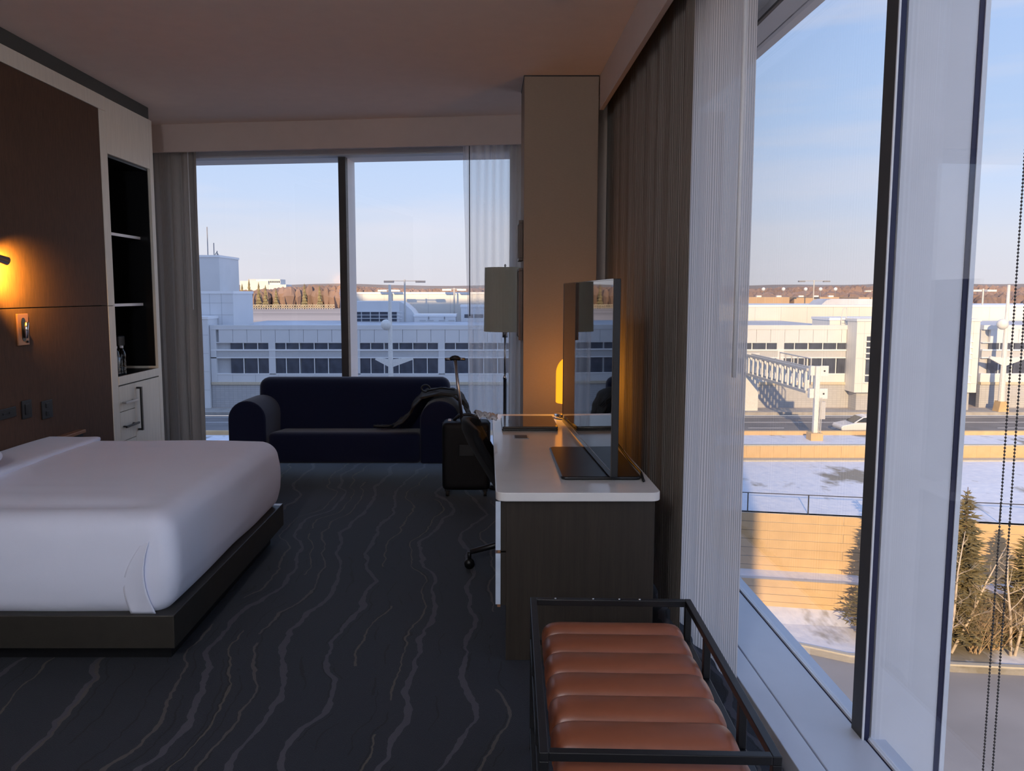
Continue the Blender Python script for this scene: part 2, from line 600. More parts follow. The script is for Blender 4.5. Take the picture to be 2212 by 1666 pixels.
def link(name, me, parent=None, bevel=0, seg=2, loc=None, solid=0):
    o = bpy.data.objects.new(name, me)
    COL.objects.link(o)
    o.parent = parent
    if loc:
        o.location = loc
    if solid:
        md = o.modifiers.new('thick', 'SOLIDIFY')
        md.thickness = solid
        md.offset = 0
    if bevel:
        md = o.modifiers.new('bevel', 'BEVEL')
        md.width = bevel
        md.segments = seg
        md.limit_method = 'ANGLE'
        md.angle_limit = R(40)
        if seg > 2:
            md.harden_normals = True
            me.polygons.foreach_set('use_smooth', [True] * len(me.polygons))
    return o


def tag(o, label=None, cat=None, group=None, kind=None):
    if label:
        o['label'] = label
    if cat:
        o['category'] = cat
    if group:
        o['group'] = group
    if kind:
        o['kind'] = kind
    return o


def thing(name, label, cat, loc=(0, 0, 0), rz=0.0, group=None):
    o = bpy.data.objects.new(name, None)
    o.empty_display_size = 0.1
    COL.objects.link(o)
    o.location = loc
    o.rotation_euler = (0, 0, rz)
    return tag(o, label, cat, group)


def group_struct(name, loc=(0, 0, 0), rz=0.0, label=None):
    o = bpy.data.objects.new(name, None)
    o.empty_display_size = 0.1
    COL.objects.link(o)
    o.location = loc
    o.rotation_euler = (0, 0, rz)
    return tag(o, label, None, None, 'structure')


def struct(name, mb, m, label=None, **k):
    return tag(mb.build(name, m, **k), label, None, None, 'structure')


def copy_tree(o, parent=None, loc=None):
    c = o.copy()
    COL.objects.link(c)
    c.parent = parent
    if loc is not None:
        c.location = loc
    for ch in list(o.children):
        copy_tree(ch, c)
    return c


def B(*a):
    return MB().box(*a)


def arch(x0, x1, z0, z1, n=14):
    """profile with vertical sides and a half-round top"""
    r = (x1 - x0) / 2
    cx = (x0 + x1) / 2
    return [(x0, z0)] + [(cx - r * math.cos(math.pi * i / n), z1 - r + r * math.sin(math.pi * i / n)) for i in range(n + 1)] + [(x1, z0)]


def nz(x, y=0.0, z=0.0):
    return mnoise.noise(Vector((x, y, z)))


H = 3.13          # ceiling height
FA = math.atan(-0.122)   # the far window wall is turned a little
FX = (1 / math.cos(FA))


def fy(X, off):
    return off - 0.122 * X


# ================================================================ ROOM SHELL
struct('floor', MB().prism([(-3.5, -1.7), (1.0, -1.7), (1.0, fy(1.0, 7.40)), (-3.5, fy(-3.5, 7.40))], -0.12, 0.0, 'z'), 'carpet',
       'dark navy carpet with wavy pale and gold lines')
struct('ceiling', MB().prism([(-3.5, -1.7), (1.33, -1.7), (1.33, fy(1.33, 7.40)), (-3.5, fy(-3.5, 7.40))], H, H + 0.12, 'z'), 'ceil',
       'plain painted ceiling')
struct('wall_left', B(-3.62, -3.5, -1.7, 8.0, -0.12, H + 0.12), 'wall', 'painted wall behind the headboard and minibar')
struct('wall_back', B(-3.62, 1.33, -1.82, -1.7, -0.12, H + 0.12), 'wall', 'painted wall behind the camera')
# corner column between the two windows
struct('wall_column', B(0.263, 0.79, 5.72, 6.20, 0.0, H - 0.008), 'vinyl', 'tan vinyl-covered corner column between the windows', bevel=0.004)
struct('trim_1', B(0.26, 0.79, 5.725, 6.2, H - 0.008, H), 'black', 'thin dark shadow gap above the column')
# bulkheads that hide the curtain tracks
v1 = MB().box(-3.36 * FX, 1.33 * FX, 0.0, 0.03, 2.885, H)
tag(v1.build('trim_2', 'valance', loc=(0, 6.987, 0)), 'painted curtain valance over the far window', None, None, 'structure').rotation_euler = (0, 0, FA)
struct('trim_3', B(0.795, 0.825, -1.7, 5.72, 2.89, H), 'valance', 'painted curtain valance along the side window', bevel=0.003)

struct('wall_return', B(0.79, 1.30, 6.12, 6.20, 0.0, H), 'vinyl', 'short wall between the column and the side window')
# hotel masses that shade the ground outside
struct('wall_upper_storeys', B(-42, 1.3, -12, 7.2, H + 0.14, 27.6), 'hotel', 'upper storeys of the hotel')
struct('wall_tall_wing', B(-80, -42, -12, 7.2, H + 0.14, 32.5), 'hotel', 'taller wing of the hotel')
struct('wall_lower_storeys', B(-80, 1.3, -12, 7.2, -15.6, -0.14), 'hotel', 'lower storeys of the hotel')
struct('wall_left_rooms', B(-80, -3.64, -12, 7.2, -0.14, H + 0.14), 'hotel', 'neighbouring hotel rooms')
struct('wall_rear_rooms', B(-3.64, 1.3, -12, -1.84, -0.14, H + 0.14), 'hotel', 'hotel rooms to the rear')

# ================================================================ WINDOWS
# far window: local x runs along the wall, local y points outdoors
w1 = group_struct('window_1', (0, 7.45, 0), FA, 'floor-to-ceiling far window with one central mullion')
xa, xb = -3.55, 1.42
zs, zh = 0.03, 2.885
MX0, MX1 = -1.416, -1.346
B(xa, xb, -0.10, 0.03, zh, H).build('head_frame', 'frame_grey', w1)
B(xa, xb, -0.115, -0.10, zh + 0.05, zh + 0.07).build('head_rib', 'frame_grey', w1)
B(xa, xb, 0.03, 0.30, zh, zh + 0.10).build('outer_soffit', 'fin', w1)
B(xa, xb, -0.12, 0.05, 0.0, zs).build('sill', 'sill', w1)
B(xa, xb, 0.05, 0.25, -0.05, zs - 0.01).build('outer_sill', 'sill', w1)
B(MX0, MX1, -0.02, 0.05, zs, zh).build('mullion', 'frame_dark', w1)
B(MX0 + 0.004, MX1 - 0.004, 0.05, 0.30, zs, zh).build('outer_fin', 'fin', w1)
for x0 in (xa, 1.30):
    B(x0, x0 + 0.09, -0.02, 0.30, zs, zh).build('jamb', 'frame_grey', w1)
for x0, x1 in ((xa + 0.09, MX0), (MX1, 1.30)):
    B(x0, x1, 0.0, 0.008, zs, zh).build('pane', 'glass', w1)
# side window along the right of the room
w2 = group_struct('window_2', (1.35, 0, 0), 0.0, 'floor-to-ceiling side window with dark mullions and outer fins')
zh2 = 2.83
ya, yb = -1.7, 7.18
B(-0.10, 0.03, ya, yb, zh2, zh2 + 0.06).build('head_frame', 'frame_grey', w2)
B(-0.27, 0.03, ya, yb, zh2 + 0.06, H).build('pocket_soffit', 'trimw', w2)
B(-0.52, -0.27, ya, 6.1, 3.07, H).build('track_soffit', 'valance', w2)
B(-0.115, -0.10, ya, yb, zh2, zh2 + 0.012).build('head_bead', 'frame_dark', w2)
B(0.03, 0.075, ya, yb, zh2, zh2 + 0.08).build('outer_soffit', 'fin', w2)
B(-0.318, -0.228, ya, yb, -0.10, zs).build('inner_sill', 'sill', w2, bevel=0.003)
B(-0.228, -0.222, ya, yb, -0.10, zs - 0.012).build('sill_gap', 'gasket', w2)
B(-0.222, -0.012, ya, yb, -0.10, zs).build('sill', 'sill', w2, bevel=0.003)
B(-0.012, -0.004, ya, yb, -0.10, zs - 0.004).build('glazing_gasket', 'gasket', w2)
B(-0.004, 0.012, ya, yb, -0.10, zs + 0.006).build('glazing_bead', 'white', w2)
B(0.012, 0.06, ya, yb, -0.10, zs).build('outer_sill', 'sill', w2)
ymul = (-0.2, 2.640, 5.5)
for ym in ymul:
    B(-0.025, -0.006, ym, ym + 0.077, zs, zh2).build('mullion', 'frame_dark', w2)
    B(-0.025, -0.019, ym - 0.006, ym, zs, zh2).build('mullion_bead', 'trimw', w2)
    B(-0.019, -0.001, ym - 0.005, ym, zs, zh2).build('mullion_gasket', 'gasket', w2)
    B(0.0085, 0.235, ym, ym + 0.07, -4.0, zh2).build('outer_fin', 'fin', w2)
    B(0.235, 0.252, ym - 0.004, ym + 0.07, -4.0, zh2).build('fin_gasket', 'gasket', w2)
    B(0.252, 0.268, ym - 0.008, ym + 0.07, -4.0, zh2).build('fin_cap', 'trimw', w2)
ys = [ya] + [v for ym in ymul for v in (ym, ym + 0.07)] + [yb]
for i in range(0, len(ys), 2):
    B(0.0, 0.008, ys[i] + (0.001 if i else 0), ys[i + 1] - 0.001, zs + 0.006, zh2).build('pane', 'glass', w2)
# corner post where the two windows meet
struct('wall_corner_post', B(1.30, 1.60, 7.185, 7.60, -0.12, H + 0.1), 'frame_grey', 'grey post at the corner of the two windows')

# ================================================================ CURTAINS
def curtain(name, label, m, p0, p1, z0, z1, pleat, amp, group=None, n=160, seedv=0.0, nv=24, gather=None, hang=None):
    """pleated hanging cloth between two floor points"""
    p0 = Vector((*p0, 0))
    p1 = Vector((*p1, 0))
    d = p1 - p0
    ln = d.length
    d.normalize()
    nrm = Vector((-d.y, d.x, 0))

    def fn(u, v):
        s_ = u * ln
        if gather:
            s_ = gather(u, v) * ln
        ph = u * ln * pleat * 2 * math.pi + 1.5 * nz(u * 6 + seedv, v * 0.6) + 0.6 * nz(u * 3, v * 2.2, seedv)
        a = amp * (0.75 + 0.5 * nz(u * 9, seedv, v)) * (0.8 + 0.35 * v)
        off = a * math.sin(ph) + 0.25 * a * math.sin(2.3 * ph + seedv)
        along = s_ + 0.25 * a * math.sin(2 * ph)
        z = z1 + (z0 - z1) * v
        p = p0 + d * along + nrm * (off + (hang(s_) if hang else 0.0))
        return (p.x, p.y, z)
    o = MB().sheet(fn, n, nv).build(name, m, smooth=True, fix=False)
    return tag(o, label, 'curtain', group)


curtain('drape', 'dark taupe blackout drape gathered beside the minibar cabinet', 'drape', (-3.42, fy(-3.42, 7.20)), (-2.70, fy(-2.70, 7.20)), 0.02, 3.0, 8, 0.05, seedv=1.3)
curtain('drape', 'dark taupe drape edge beside the picture frames on the column', 'drape', (0.20, fy(0.2, 7.22)), (0.90, fy(0.9, 7.22)), 0.02, 3.0, 9, 0.03, seedv=3.3)
curtain('sheer_curtain', 'see-through white sheer curtain behind the floor lamp', 'sheer', (-0.215, fy(-0.2, 7.12)), (0.32, fy(0.32, 7.12)), 0.02, 3.0, 9, 0.030, seedv=5.1, n=220,
        gather=lambda u, v: 0.06 * min(1, max(0, (v - 0.12) * 2.3)) * (1 - u) ** 2 + u)
curtain('drape', 'dark ribbed blackout drape hanging behind the television', 'ribdrape', (0.905, 3.56), (0.905, 6.05), 0.02, 3.065, 3.4, 0.014, seedv=7.7, n=260)
curtain('sheer_curtain', 'pale grey ribbed sheer curtain at the side window beside the luggage bench', 'ribsheer', (0.965, 3.03), (0.965, 5.9), 0.02, 3.065, 3.3, 0.016, seedv=9.2, n=300,
        hang=lambda s_: -0.035 + 0.060 * min(1, s_ / 0.5) if s_ < 0.5 else 0.025 - 0.02 * min(1, (s_ - 0.5) / 0.5))


def wand(label, m, x, y, z0, z1, r=0.006):
    o = MB().tube([(x, y, z0), (x, y, z1)], r, 8).build('curtain_wand', m, smooth=True)
    MB().tube([(x, y, z1), (x, y, z1 + 0.015), (x - 0.01, y, z1 + 0.03)], r * 0.6, 6).build('hook', 'steel', o)
    return tag(o, label, 'curtain wand')


wand('slim white draw wand hanging in the taupe drape beside the minibar', 'white', -2.78, fy(-2.78, 7.14), 1.45, 2.92, 0.005)
wand('dark draw wand hanging at the edge of the white sheer', 'blackp', -0.155, fy(-0.155, 7.05), 1.40, 2.92, 0.004)
wand('pale grey draw wand hanging on the ribbed sheer curtain', 'fin', 0.978, 3.10, 1.27, 2.95, 0.009)

# bead chain of the roller blind
ch = thing('blind_chain', 'looped dark bead chain of the roller blind by the side window', 'blind chain', (1.15, 1.71, 0))
for k, (dx, dy) in enumerate(((0.0, 0.012), (0.010, -0.006))):
    mb = MB()
    z = 0.05
    while z < 2.84:
        mb.sphere((dx, dy, z), 0.0027, 6, 5)
        z += 0.0078
    mb.tube([(dx, dy, 0.05), (dx, dy, 2.84)], 0.0008, 4)
    tag(mb.build('bead_strand', 'frame_dark', ch, smooth=True), kind='stuff')

# ================================================================ HEADBOARD WALL, MINIBAR
hb = thing('headboard_panel', 'tall brown headboard panel with pale trim on the bed wall', 'headboard', (-2.8, 0, 0))
B(-0.05, -0.004, 1.5, 5.838, 1.516, 2.93).build('upper_panel', 'headboard', hb, bevel=0.002)
B(-0.05, -0.004, 1.5, 5.838, 0.02, 1.510).build('lower_panel', 'headboard', hb, bevel=0.002)
B(-0.05, 0.0, 1.5, 5.942, 2.932, 3.035).build('header_trim', 'laminate', hb, bevel=0.002)
B(-0.05, 0.0, 5.84, 5.942, 1.512, 2.930).build('stile', 'laminate', hb, bevel=0.002)
B(-0.05, 0.0, 5.84, 5.942, 0.02, 1.508).build('stile', 'laminate', hb, bevel=0.002)
B(-0.69, -0.052, 1.5, 5.90, 0.02, 3.035).build('backing', 'darklam', hb)
B(-0.69, 0.0, 1.5, 6.69, 3.037, H - 0.002).build('top_band', 'darklam', hb)

mbr = thing('minibar_cabinet', 'tall pale minibar cabinet with black open niche beside the drape', 'cabinet', (-2.8, 5.945, 0))
D0, D1 = -0.62, 0.0        # depth
W = 0.80
B(D0, D1, W - 0.065, W, 0.02, 3.034).build('side_stile', 'laminate', mbr, bevel=0.002)
B(D0, D1, 0.0, W - 0.067, 2.63, 3.034).build('upper_panel', 'laminate', mbr, bevel=0.002)
B(D0, -0.02, 0.0, 0.012, 0.99, 2.628).build('niche_side', 'blacklam', mbr)
B(D0, -0.022, W - 0.079, W - 0.067, 0.99, 2.628).build('niche_side', 'blacklam', mbr)
B(D0, D0 + 0.02, 0.012, W - 0.08, 0.99, 2.628).build('niche_back', 'blacklam', mbr)
B(D0, -0.02, 0.012, W - 0.08, 2.61, 2.628).build('niche_top', 'blacklam', mbr)
for z in (2.05, 1.50):
    sh = B(D0 + 0.02, -0.105, 0.012, W - 0.08, z, z + 0.022).build('shelf', 'blacklam', mbr)
    B(-0.105, -0.10, 0.012, W - 0.08, z, z + 0.022).build('shelf_edge', 'white', sh)
ct = B(D0, -0.012, 0.0, W - 0.067, 0.950, 0.970).build('counter', 'blacklam', mbr)
B(-0.012, 0.004, 0.0, W - 0.067, 0.905, 0.970).build('counter_edge', 'laminate', ct, bevel=0.002)
B(D0, -0.024, 0.0, W - 0.067, 0.02, 0.90).build('carcass', 'darklam', mbr)
yd = 0.262
zt = 0.895
for k, (z0, z1) in enumerate(((0.70, 0.895), (0.47, 0.694), (0.24, 0.464), (0.06, 0.234))):
    dr = B(-0.022, 0.0, 0.003, yd - 0.003, z0, z1).build('drawer', 'laminate', mbr, bevel=0.0015)
    zm = (z0 + z1) / 2 + (0.0 if k else -0.03)
    h = MB().box(0.0, 0.030, 0.04, 0.052, zm - 0.006, zm + 0.006).box(0.0, 0.030, yd - 0.06, yd - 0.048, zm - 0.006, zm + 0.006).box(0.028, 0.042, 0.02, yd - 0.02, zm - 0.008, zm + 0.008)
    h.build('handle', 'steel' if k % 2 == 0 else 'black', dr, bevel=0.001)
do = B(-0.022, 0.0, yd, W - 0.070, 0.06, 0.895).build('door', 'laminate', mbr, bevel=0.0015)
h = MB().box(0.0, 0.04, yd + 0.03, yd + 0.045, 0.845, 0.86).box(0.0, 0.04, yd + 0.03, yd + 0.045, 0.51, 0.525).box(0.028, 0.042, yd + 0.026, yd + 0.049, 0.51, 0.86)
h.build('handle', 'black', do, bevel=0.001)


def bottle(label, x, y, z):
    t = thing('water_bottle', label, 'bottle', (x, y, z), 0, 'water bottles in the minibar')
    pr = [(0.026, 0.0), (0.031, 0.006)]
    for i in range(9):
        zz = 0.012 + i * 0.012
        pr += [(0.031 if i % 2 else 0.0285, zz)]
    pr += [(0.0275, 0.122), (0.031, 0.135), (0.031, 0.15), (0.024, 0.178), (0.013, 0.196), (0.012, 0.205)]
    MB().lathe(pr, n=20).build('body', 'clearpl', t, smooth=True)
    MB().lathe([(0.014, 0.2052), (0.0145, 0.21), (0.0145, 0.222), (0.013, 0.224)], n=20).build('cap', 'white', t, smooth=True)
    return t


bottle('clear plastic water bottle on the minibar counter, clear of the stile', -2.87, 6.165, 0.9705)
bottle('clear plastic water bottle on the minibar counter, tucked against the stile', -2.88, 6.085, 0.9705)
cm = thing('coffee_maker', 'black single-cup coffee maker in the dark minibar niche', 'coffee maker', (-3.06, 6.42, 0.9705))
B(-0.10, 0.08, -0.06, 0.06, 0.0, 0.03).build('base', 'blackp', cm, bevel=0.006, seg=3)
B(-0.10, -0.02, -0.06, 0.06, 0.03, 0.26).build('body', 'blackp', cm, bevel=0.01, seg=3)
B(-0.10, 0.08, -0.06, 0.06, 0.20, 0.29).build('head', 'blackp', cm, bevel=0.015, seg=3)
MB().lathe([(0.02, 0.04), (0.028, 0.05), (0.030, 0.11), (0.026, 0.115)], 0.03, 0, 20).build('cup', 'steel', cm, smooth=True)

# plates and lights on the headboard
def plate(name, label, cat, y0, y1, z0, z1, m, parts=()):
    t = thing(name, label, cat, (-2.804, (y0 + y1) / 2, (z0 + z1) / 2))
    hy, hz = (y1 - y0) / 2, (z1 - z0) / 2
    B(0.0, 0.008, -hy, hy, -hz, hz).build('plate', m, t, bevel=0.002)
    for (n_, py, pz, sy, sz) in parts:
        B(0.008, 0.011, py - sy, py + sy, pz - sz, pz + sz).build(n_, 'black', t, bevel=0.001)
    return t


plate('socket_outlet', 'black power outlet plate on the headboard, nearer the ledge end', 'outlet', 4.90, 5.02, 0.81, 0.925, 'blackp', (('socket', 0, 0.025, 0.018, 0.015), ('socket', 0, -0.025, 0.018, 0.015)))
plate('light_switch', 'black rocker switch plate on the headboard, beside the power outlet', 'switch', 4.69, 4.79, 0.845, 0.955, 'blackp', (('rocker', 0, 0, 0.02, 0.032),))
plate('usb_outlet', 'low wide black charging plate on the headboard beside the switch', 'outlet', 4.45, 4.63, 0.875, 0.935, 'blackp', (('port', -0.03, 0, 0.012, 0.006), ('port', 0.03, 0, 0.012, 0.006)))
rl = thing('reading_light', 'recessed reading light with chrome swivel tube below the glowing sconce', 'reading light', (-2.804, 4.745, 1.385))
B(0.0, 0.012, -0.055, 0.055, -0.095, 0.095).build('plate', 'copper', rl, bevel=0.003)
MB().prism([(0.022 * math.cos(t) , 0.075 * (1 if math.sin(t) > 0 else -1) * 0.55 + 0.03 * math.sin(t)) for t in [i * math.pi / 10 for i in range(20)]], 0.012, 0.014, 'x').build('slot', 'black', rl)
MB().tube([(0.02, 0.006, -0.05), (0.035, -0.004, 0.045)], 0.012, 14).build('light_tube', 'chrome', rl, smooth=True)
MB().tube([(0.012, 0.03, -0.075), (0.02, 0.03, -0.075)], 0.007, 10).build('button', 'black', rl, smooth=True)

sc = thing('wall_sconce', 'small metal spot sconce casting an amber glow on the headboard', 'sconce', (-2.804, 4.285, 1.80))
MB().tube([(0.0, 0, 0), (0.02, 0, 0)], 0.04, 20).build('backplate', 'steel', sc, smooth=True)
MB().tube([(0.02, 0, 0), (0.07, 0, 0), (0.08, 0.02, 0.0)], 0.008, 8).build('arm', 'steel', sc, smooth=True)
MB().tube([(0.095, 0.02, 0.012), (0.135, 0.135, -0.02)], [0.018, 0.024], 16, cap=False).build('lamp_head', 'steel', sc, smooth=True)
sl = bpy.data.lights.new('sconce_bulb', 'SPOT')
sl.energy = 130
sl.color = (1.0, 0.46, 0.05)
sl.spot_size = R(96)
sl.spot_blend = 1.0
sl.shadow_soft_size = 0.02
so = bpy.data.objects.new('sconce_bulb', sl)
COL.objects.link(so)
so.parent = sc
so.location = (0.155, 0.165, -0.026)
so.rotation_euler = Vector((-0.85, 0.72, -0.28)).to_track_quat('-Z', 'Y').to_euler()

lg = thing('bedside_ledge', 'narrow wooden bedside ledge fixed to the headboard beyond the bed', 'shelf', (-2.8, 4.4, 0.635))
B(0.0, 0.055, 0.0, 0.92, 0.02, 0.042).build('top', 'copper', lg, bevel=0.002)
B(0.0, 0.045, 0.02, 0.90, 0.0, 0.02).build('bracket', 'black', lg)

# unseen globe lamp added behind the camera to brighten the dark room
el = thing('fill_lamp', 'added unseen pendant lamp in the entry of the room', 'pendant lamp', (-0.9, -0.95, H))
MB().lathe([(0.06, -0.025), (0.06, 0.0)], n=20).build('canopy', 'steel', el, smooth=True)
MB().tube([(0, 0, -0.34), (0, 0, -0.025)], 0.006, 8).build('stem', 'steel', el)
MB().sphere((0, 0, -0.52), 0.18, 28, 18).build('globe', 'fill', el, smooth=True)

# ================================================================ BED
bed = thing('bed', 'large bed with white duvet tucked over a dark low base', 'bed', (-2.06, 4.10, 0))
HX, Y0b, Y1b = 0.735, -0.895, 0.905
mb = MB().box(-HX, HX, Y0b, Y1b, 0.10, 0.245)
mb.build('base', 'bedbase', bed, bevel=0.004)
B(-HX, HX - 0.07, Y0b + 0.13, Y1b - 0.07, 0.0, 0.10).build('plinth', 'black', bed)
B(HX - 0.10, HX - 0.002, Y1b - 0.06, Y1b - 0.02, 0.245, 0.2465).build('corner_bracket', 'white', bed)


def duv(p):
    # bulging side, drawn in towards the base, soft wrinkles
    z = p.z
    t = (z - 0.21) / 0.46
    bul = 0.028 * math.sin(max(0, min(1, t)) * math.pi)
    q = p.copy()
    if p.x > 0.3:
        q.x += bul * (p.x - 0.3) / 0.4 - 0.035 * max(0, 0.35 - t) * 2
    if p.y < -0.6:
        q.y -= bul * 0.9
    if p.y > 0.6:
        q.y += bul * 0.7
    if z > 0.55:
        q.z += 0.010 * nz(p.x * 1.8, p.y * 1.5) + 0.012 * (1 - (p.y / 0.9) ** 2) + 0.004 * nz(p.x * 3, p.y * 11)
        # a soft trough just inside the near edge
        q.z -= 0.024 * math.exp(-((p.y + 0.68) / 0.06) ** 2) * min(1, max(0, (0.62 - p.x) * 6))
    else:
        q.y += 0.004 * nz(p.x * 2.0, z * 9, 3.0)
        q.x += 0.004 * nz(p.y * 2.0, z * 9, 7.0)
    if t < 0.15:
        q.z += 0.010 * nz(p.x * 2.5, p.y * 2.5, 4.4)
    return q


MB().rbox(HX - 0.02, 0.875, 0.225, 0.085, (60, 70, 24), (0, 0.01, 0.445), duv).build('duvet', 'sheet', bed, smooth=True)
# folded hospital corner at the foot
def fold(u, v):
    z = 0.60 - 0.355 * v
    t = (z - 0.21) / 0.46
    b_ = 0.028 * math.sin(max(0, min(1, t)) * math.pi)
    w = 0.006 + 0.10 * math.sin(min(1.0, v * 1.15) * math.pi / 2)
    xx = (HX - 0.085) - 0.03 * math.sin(math.pi * v) - w * (1 - u)
    yy = -0.864 - b_ * 0.9 - 0.013 * u ** 2 * math.sin(math.pi * min(1, v * 1.05)) ** 0.6
    return (xx, yy + 0.02 * (1 - min(1, v * 6)) ** 1.5, z)
MB().sheet(fold, 10, 24).build('corner_fold', 'sheet', bed, smooth=True, solid=0.004, fix=False)
# folded-back top edge of the duvet
def cuff(p):
    q = p.copy()
    q.z += 0.008 * nz(p.x * 4, p.y * 2.2, 2.0) + 0.012 * (1 - (p.y / 0.9) ** 2)
    return q
MB().rbox(0.17, 0.87, 0.020, 0.019, (14, 50, 6), (-0.58, 0.01, 0.672), cuff).build('turned_down_cuff', 'sheet', bed, smooth=True)
pl = MB().rbox(0.16, 0.34, 0.075, 0.07, (20, 28, 12), (0, 0, 0), lambda p: Vector((p.x, p.y, p.z * (1 - 0.5 * (p.y / 0.34) ** 4) * (1 - 0.35 * (p.x / 0.16) ** 4))))
tag(pl.build('pillow', 'sheet', smooth=True, loc=(-2.63, 3.66, 0.775)), 'white pillow lying at the headboard end of the bed', 'pillow')

# ================================================================ SOFA
sf = thing('sofa', 'dark navy upholstered sofa with rounded back and arms before the far window', 'sofa', (-1.215, 6.60, 0))
zb = 0.153
MB().rbox(0.655, 0.27, 0.135, 0.05, (40, 18, 12), (0.0, 0.26, zb + 0.135), lambda p: Vector((p.x, p.y, p.z - (0.05 * max(0, p.y - 0.05) / 0.5 if p.z > 0.3 else 0)))).build('seat', 'navy', sf, smooth=True)
MB().rbox(0.875, 0.105, 0.30, 0.085, (50, 12, 24), (0.0, 0.585, 0.535), lambda p: Vector((p.x, p.y + 0.12 * (p.z - 0.4), p.z))).build('backrest', 'navy', sf, smooth=True)
for s_, x0, x1 in ((-1, -0.985, -0.665), (1, 0.645, 0.985)):
    mb = MB()
    pf = arch(x0, x1, zb, 0.695)
    rings = [(0.0, 0.0), (0.2, 0.0), (0.45, -0.005), (0.62, -0.02)]
    n_ = len(pf)
    vs = []
    for (yy, dz) in rings:
        vs += [(a, yy, (b if b < 0.2 else b + dz)) for a, b in pf]
    fs = [tuple(range(n_))]
    for i in range(len(rings) - 1):
        fs += [(i * n_ + k, i * n_ + (k + 1) % n_, (i + 1) * n_ + (k + 1) % n_, (i + 1) * n_ + k) for k in range(n_)]
    fs.append(tuple(range((len(rings) - 1) * n_, len(rings) * n_)))
    mb.add(vs, fs).build('arm', 'navy', sf, bevel=0.022, seg=4)
for (x, y) in ((-0.85, 0.12), (0.85, 0.12), (-0.85, 0.62), (0.85, 0.62)):
    MB().lathe([(0.016, 0.0), (0.022, zb)], x, y, 12).build('leg', 'black', sf, smooth=True)

# jacket thrown over the right arm of the sofa
jk = thing('jacket', 'crumpled brown canvas jacket thrown over the sofa arm', 'jacket', (-0.40, 6.60, 0.0))
path = [(-0.40, 0.455), (-0.325, 0.49), (-0.255, 0.56), (-0.215, 0.64), (-0.16, 0.695), (-0.07, 0.715), (0.03, 0.718), (0.12, 0.71), (0.19, 0.67), (0.225, 0.60), (0.25, 0.50), (0.27, 0.40)]


def jac(u, v):
    t = v * (len(path) - 1)
    i = min(int(t), len(path) - 2)
    f = t - i
    x = path[i][0] * (1 - f) + path[i + 1][0] * f
    z = path[i][1] * (1 - f) + path[i + 1][1] * f
    y = -0.06 + 0.52 * u + 0.10 * math.sin(v * 3.1) * (1 - u) - 0.05 * nz(v * 3, 1.0)
    k = 0.022 * nz(u * 4 + v * 6, v * 7) + 0.012 * nz(u * 13, v * 14, 3)
    if v < 0.25:
        y = y * 0.6 + 0.04
    return (x + k, y, z + 0.012 + abs(k) * 0.9 + 0.03 * math.exp(-((u - 0.75) / 0.25) ** 2) * math.sin(math.pi * v))


MB().sheet(jac, 30, 66).build('shell', 'jacket', jk, smooth=True, solid=0.008, fix=False)
for k in range(3):
    MB().tube([(-0.17 + 0.03 * k, 0.02 + 0.04 * k, 0.72), (0.0, 0.05 + 0.05 * k, 0.748), (0.10 + 0.02 * k, 0.04 + 0.04 * k, 0.738), (0.24, 0.02 + 0.05 * k, 0.63)], 0.006, 6).build('fold_seam', 'jacket', jk, smooth=True)
MB().tube([(-0.13 + 0.035 * math.cos(t), 0.15, 0.785 + 0.03 * math.sin(t)) for t in [i * math.pi / 8 for i in range(14)]], 0.008, 8).build('buckle', 'blackp', jk, smooth=True)
MB().tube([(-0.12, 0.15, 0.762), (0.0, 0.16, 0.788), (0.12, 0.16, 0.775)], 0.009, 6).build('strap', 'blackp', jk, smooth=True)
MB().sheet(lambda u, v: (-0.42 - 0.16 * u, 0.10 + 0.14 * v, 0.462 + 0.012 * abs(nz(u * 5, v * 5)) - 0.02 * v), 8, 8).build('sleeve', 'blackp', jk, smooth=True, solid=0.02, fix=False)

# ================================================================ SUITCASE
su = thing('suitcase', 'black hard-shell carry-on suitcase with raised telescopic handle', 'suitcase', (-0.165, 6.20, 0))
MB().rbox(0.19, 0.115, 0.2725, 0.04, (24, 16, 30), (0, 0, 0.3225)).build('shell', 'case', su, smooth=True)
B(-0.192, 0.192, -0.006, 0.006, 0.09, 0.58).build('zip_band', 'blackp', su, bevel=0.003)
B(-0.055, 0.06, -0.121, -0.114, 0.33, 0.42).build('badge', 'blackp', su, bevel=0.004)
MB().tube([(-0.03, -0.06, 0.59), (-0.085, -0.06, 1.085)], 0.014, 10).build('handle_pole', 'steel', su, smooth=True)
g = MB().tube([(-0.165, -0.06, 1.09), (-0.11, -0.06, 1.092)], 0.012, 10)
g.build('grip_end', 'steel', su, smooth=True)
MB().tube([(-0.06, -0.06, 1.092), (-0.005, -0.06, 1.09)], 0.012, 10).build('grip_end', 'steel', su, smooth=True)
MB().tube([(-0.125, -0.06, 1.09), (-0.105, -0.06, 1.098), (-0.085, -0.06, 1.10), (-0.065, -0.06, 1.098), (-0.045, -0.06, 1.09)], [0.013, 0.019, 0.022, 0.019, 0.013], 10).build('grip', 'blackp', su, smooth=True)
MB().tube([(-0.10, 0, 0.595), (-0.06, 0, 0.635), (0.02, 0, 0.645), (0.08, 0, 0.625), (0.105, 0, 0.59)], 0.013, 8).build('carry_handle', 'blackp', su, smooth=True)
B(-0.145, -0.12, -0.03, 0.03, 0.592, 0.605).build('label_patch', 'grey_garment', su, bevel=0.003)
B(0.055, 0.10, -0.128, -0.12, 0.50, 0.56).build('luggage_tag', 'red', su, bevel=0.003)
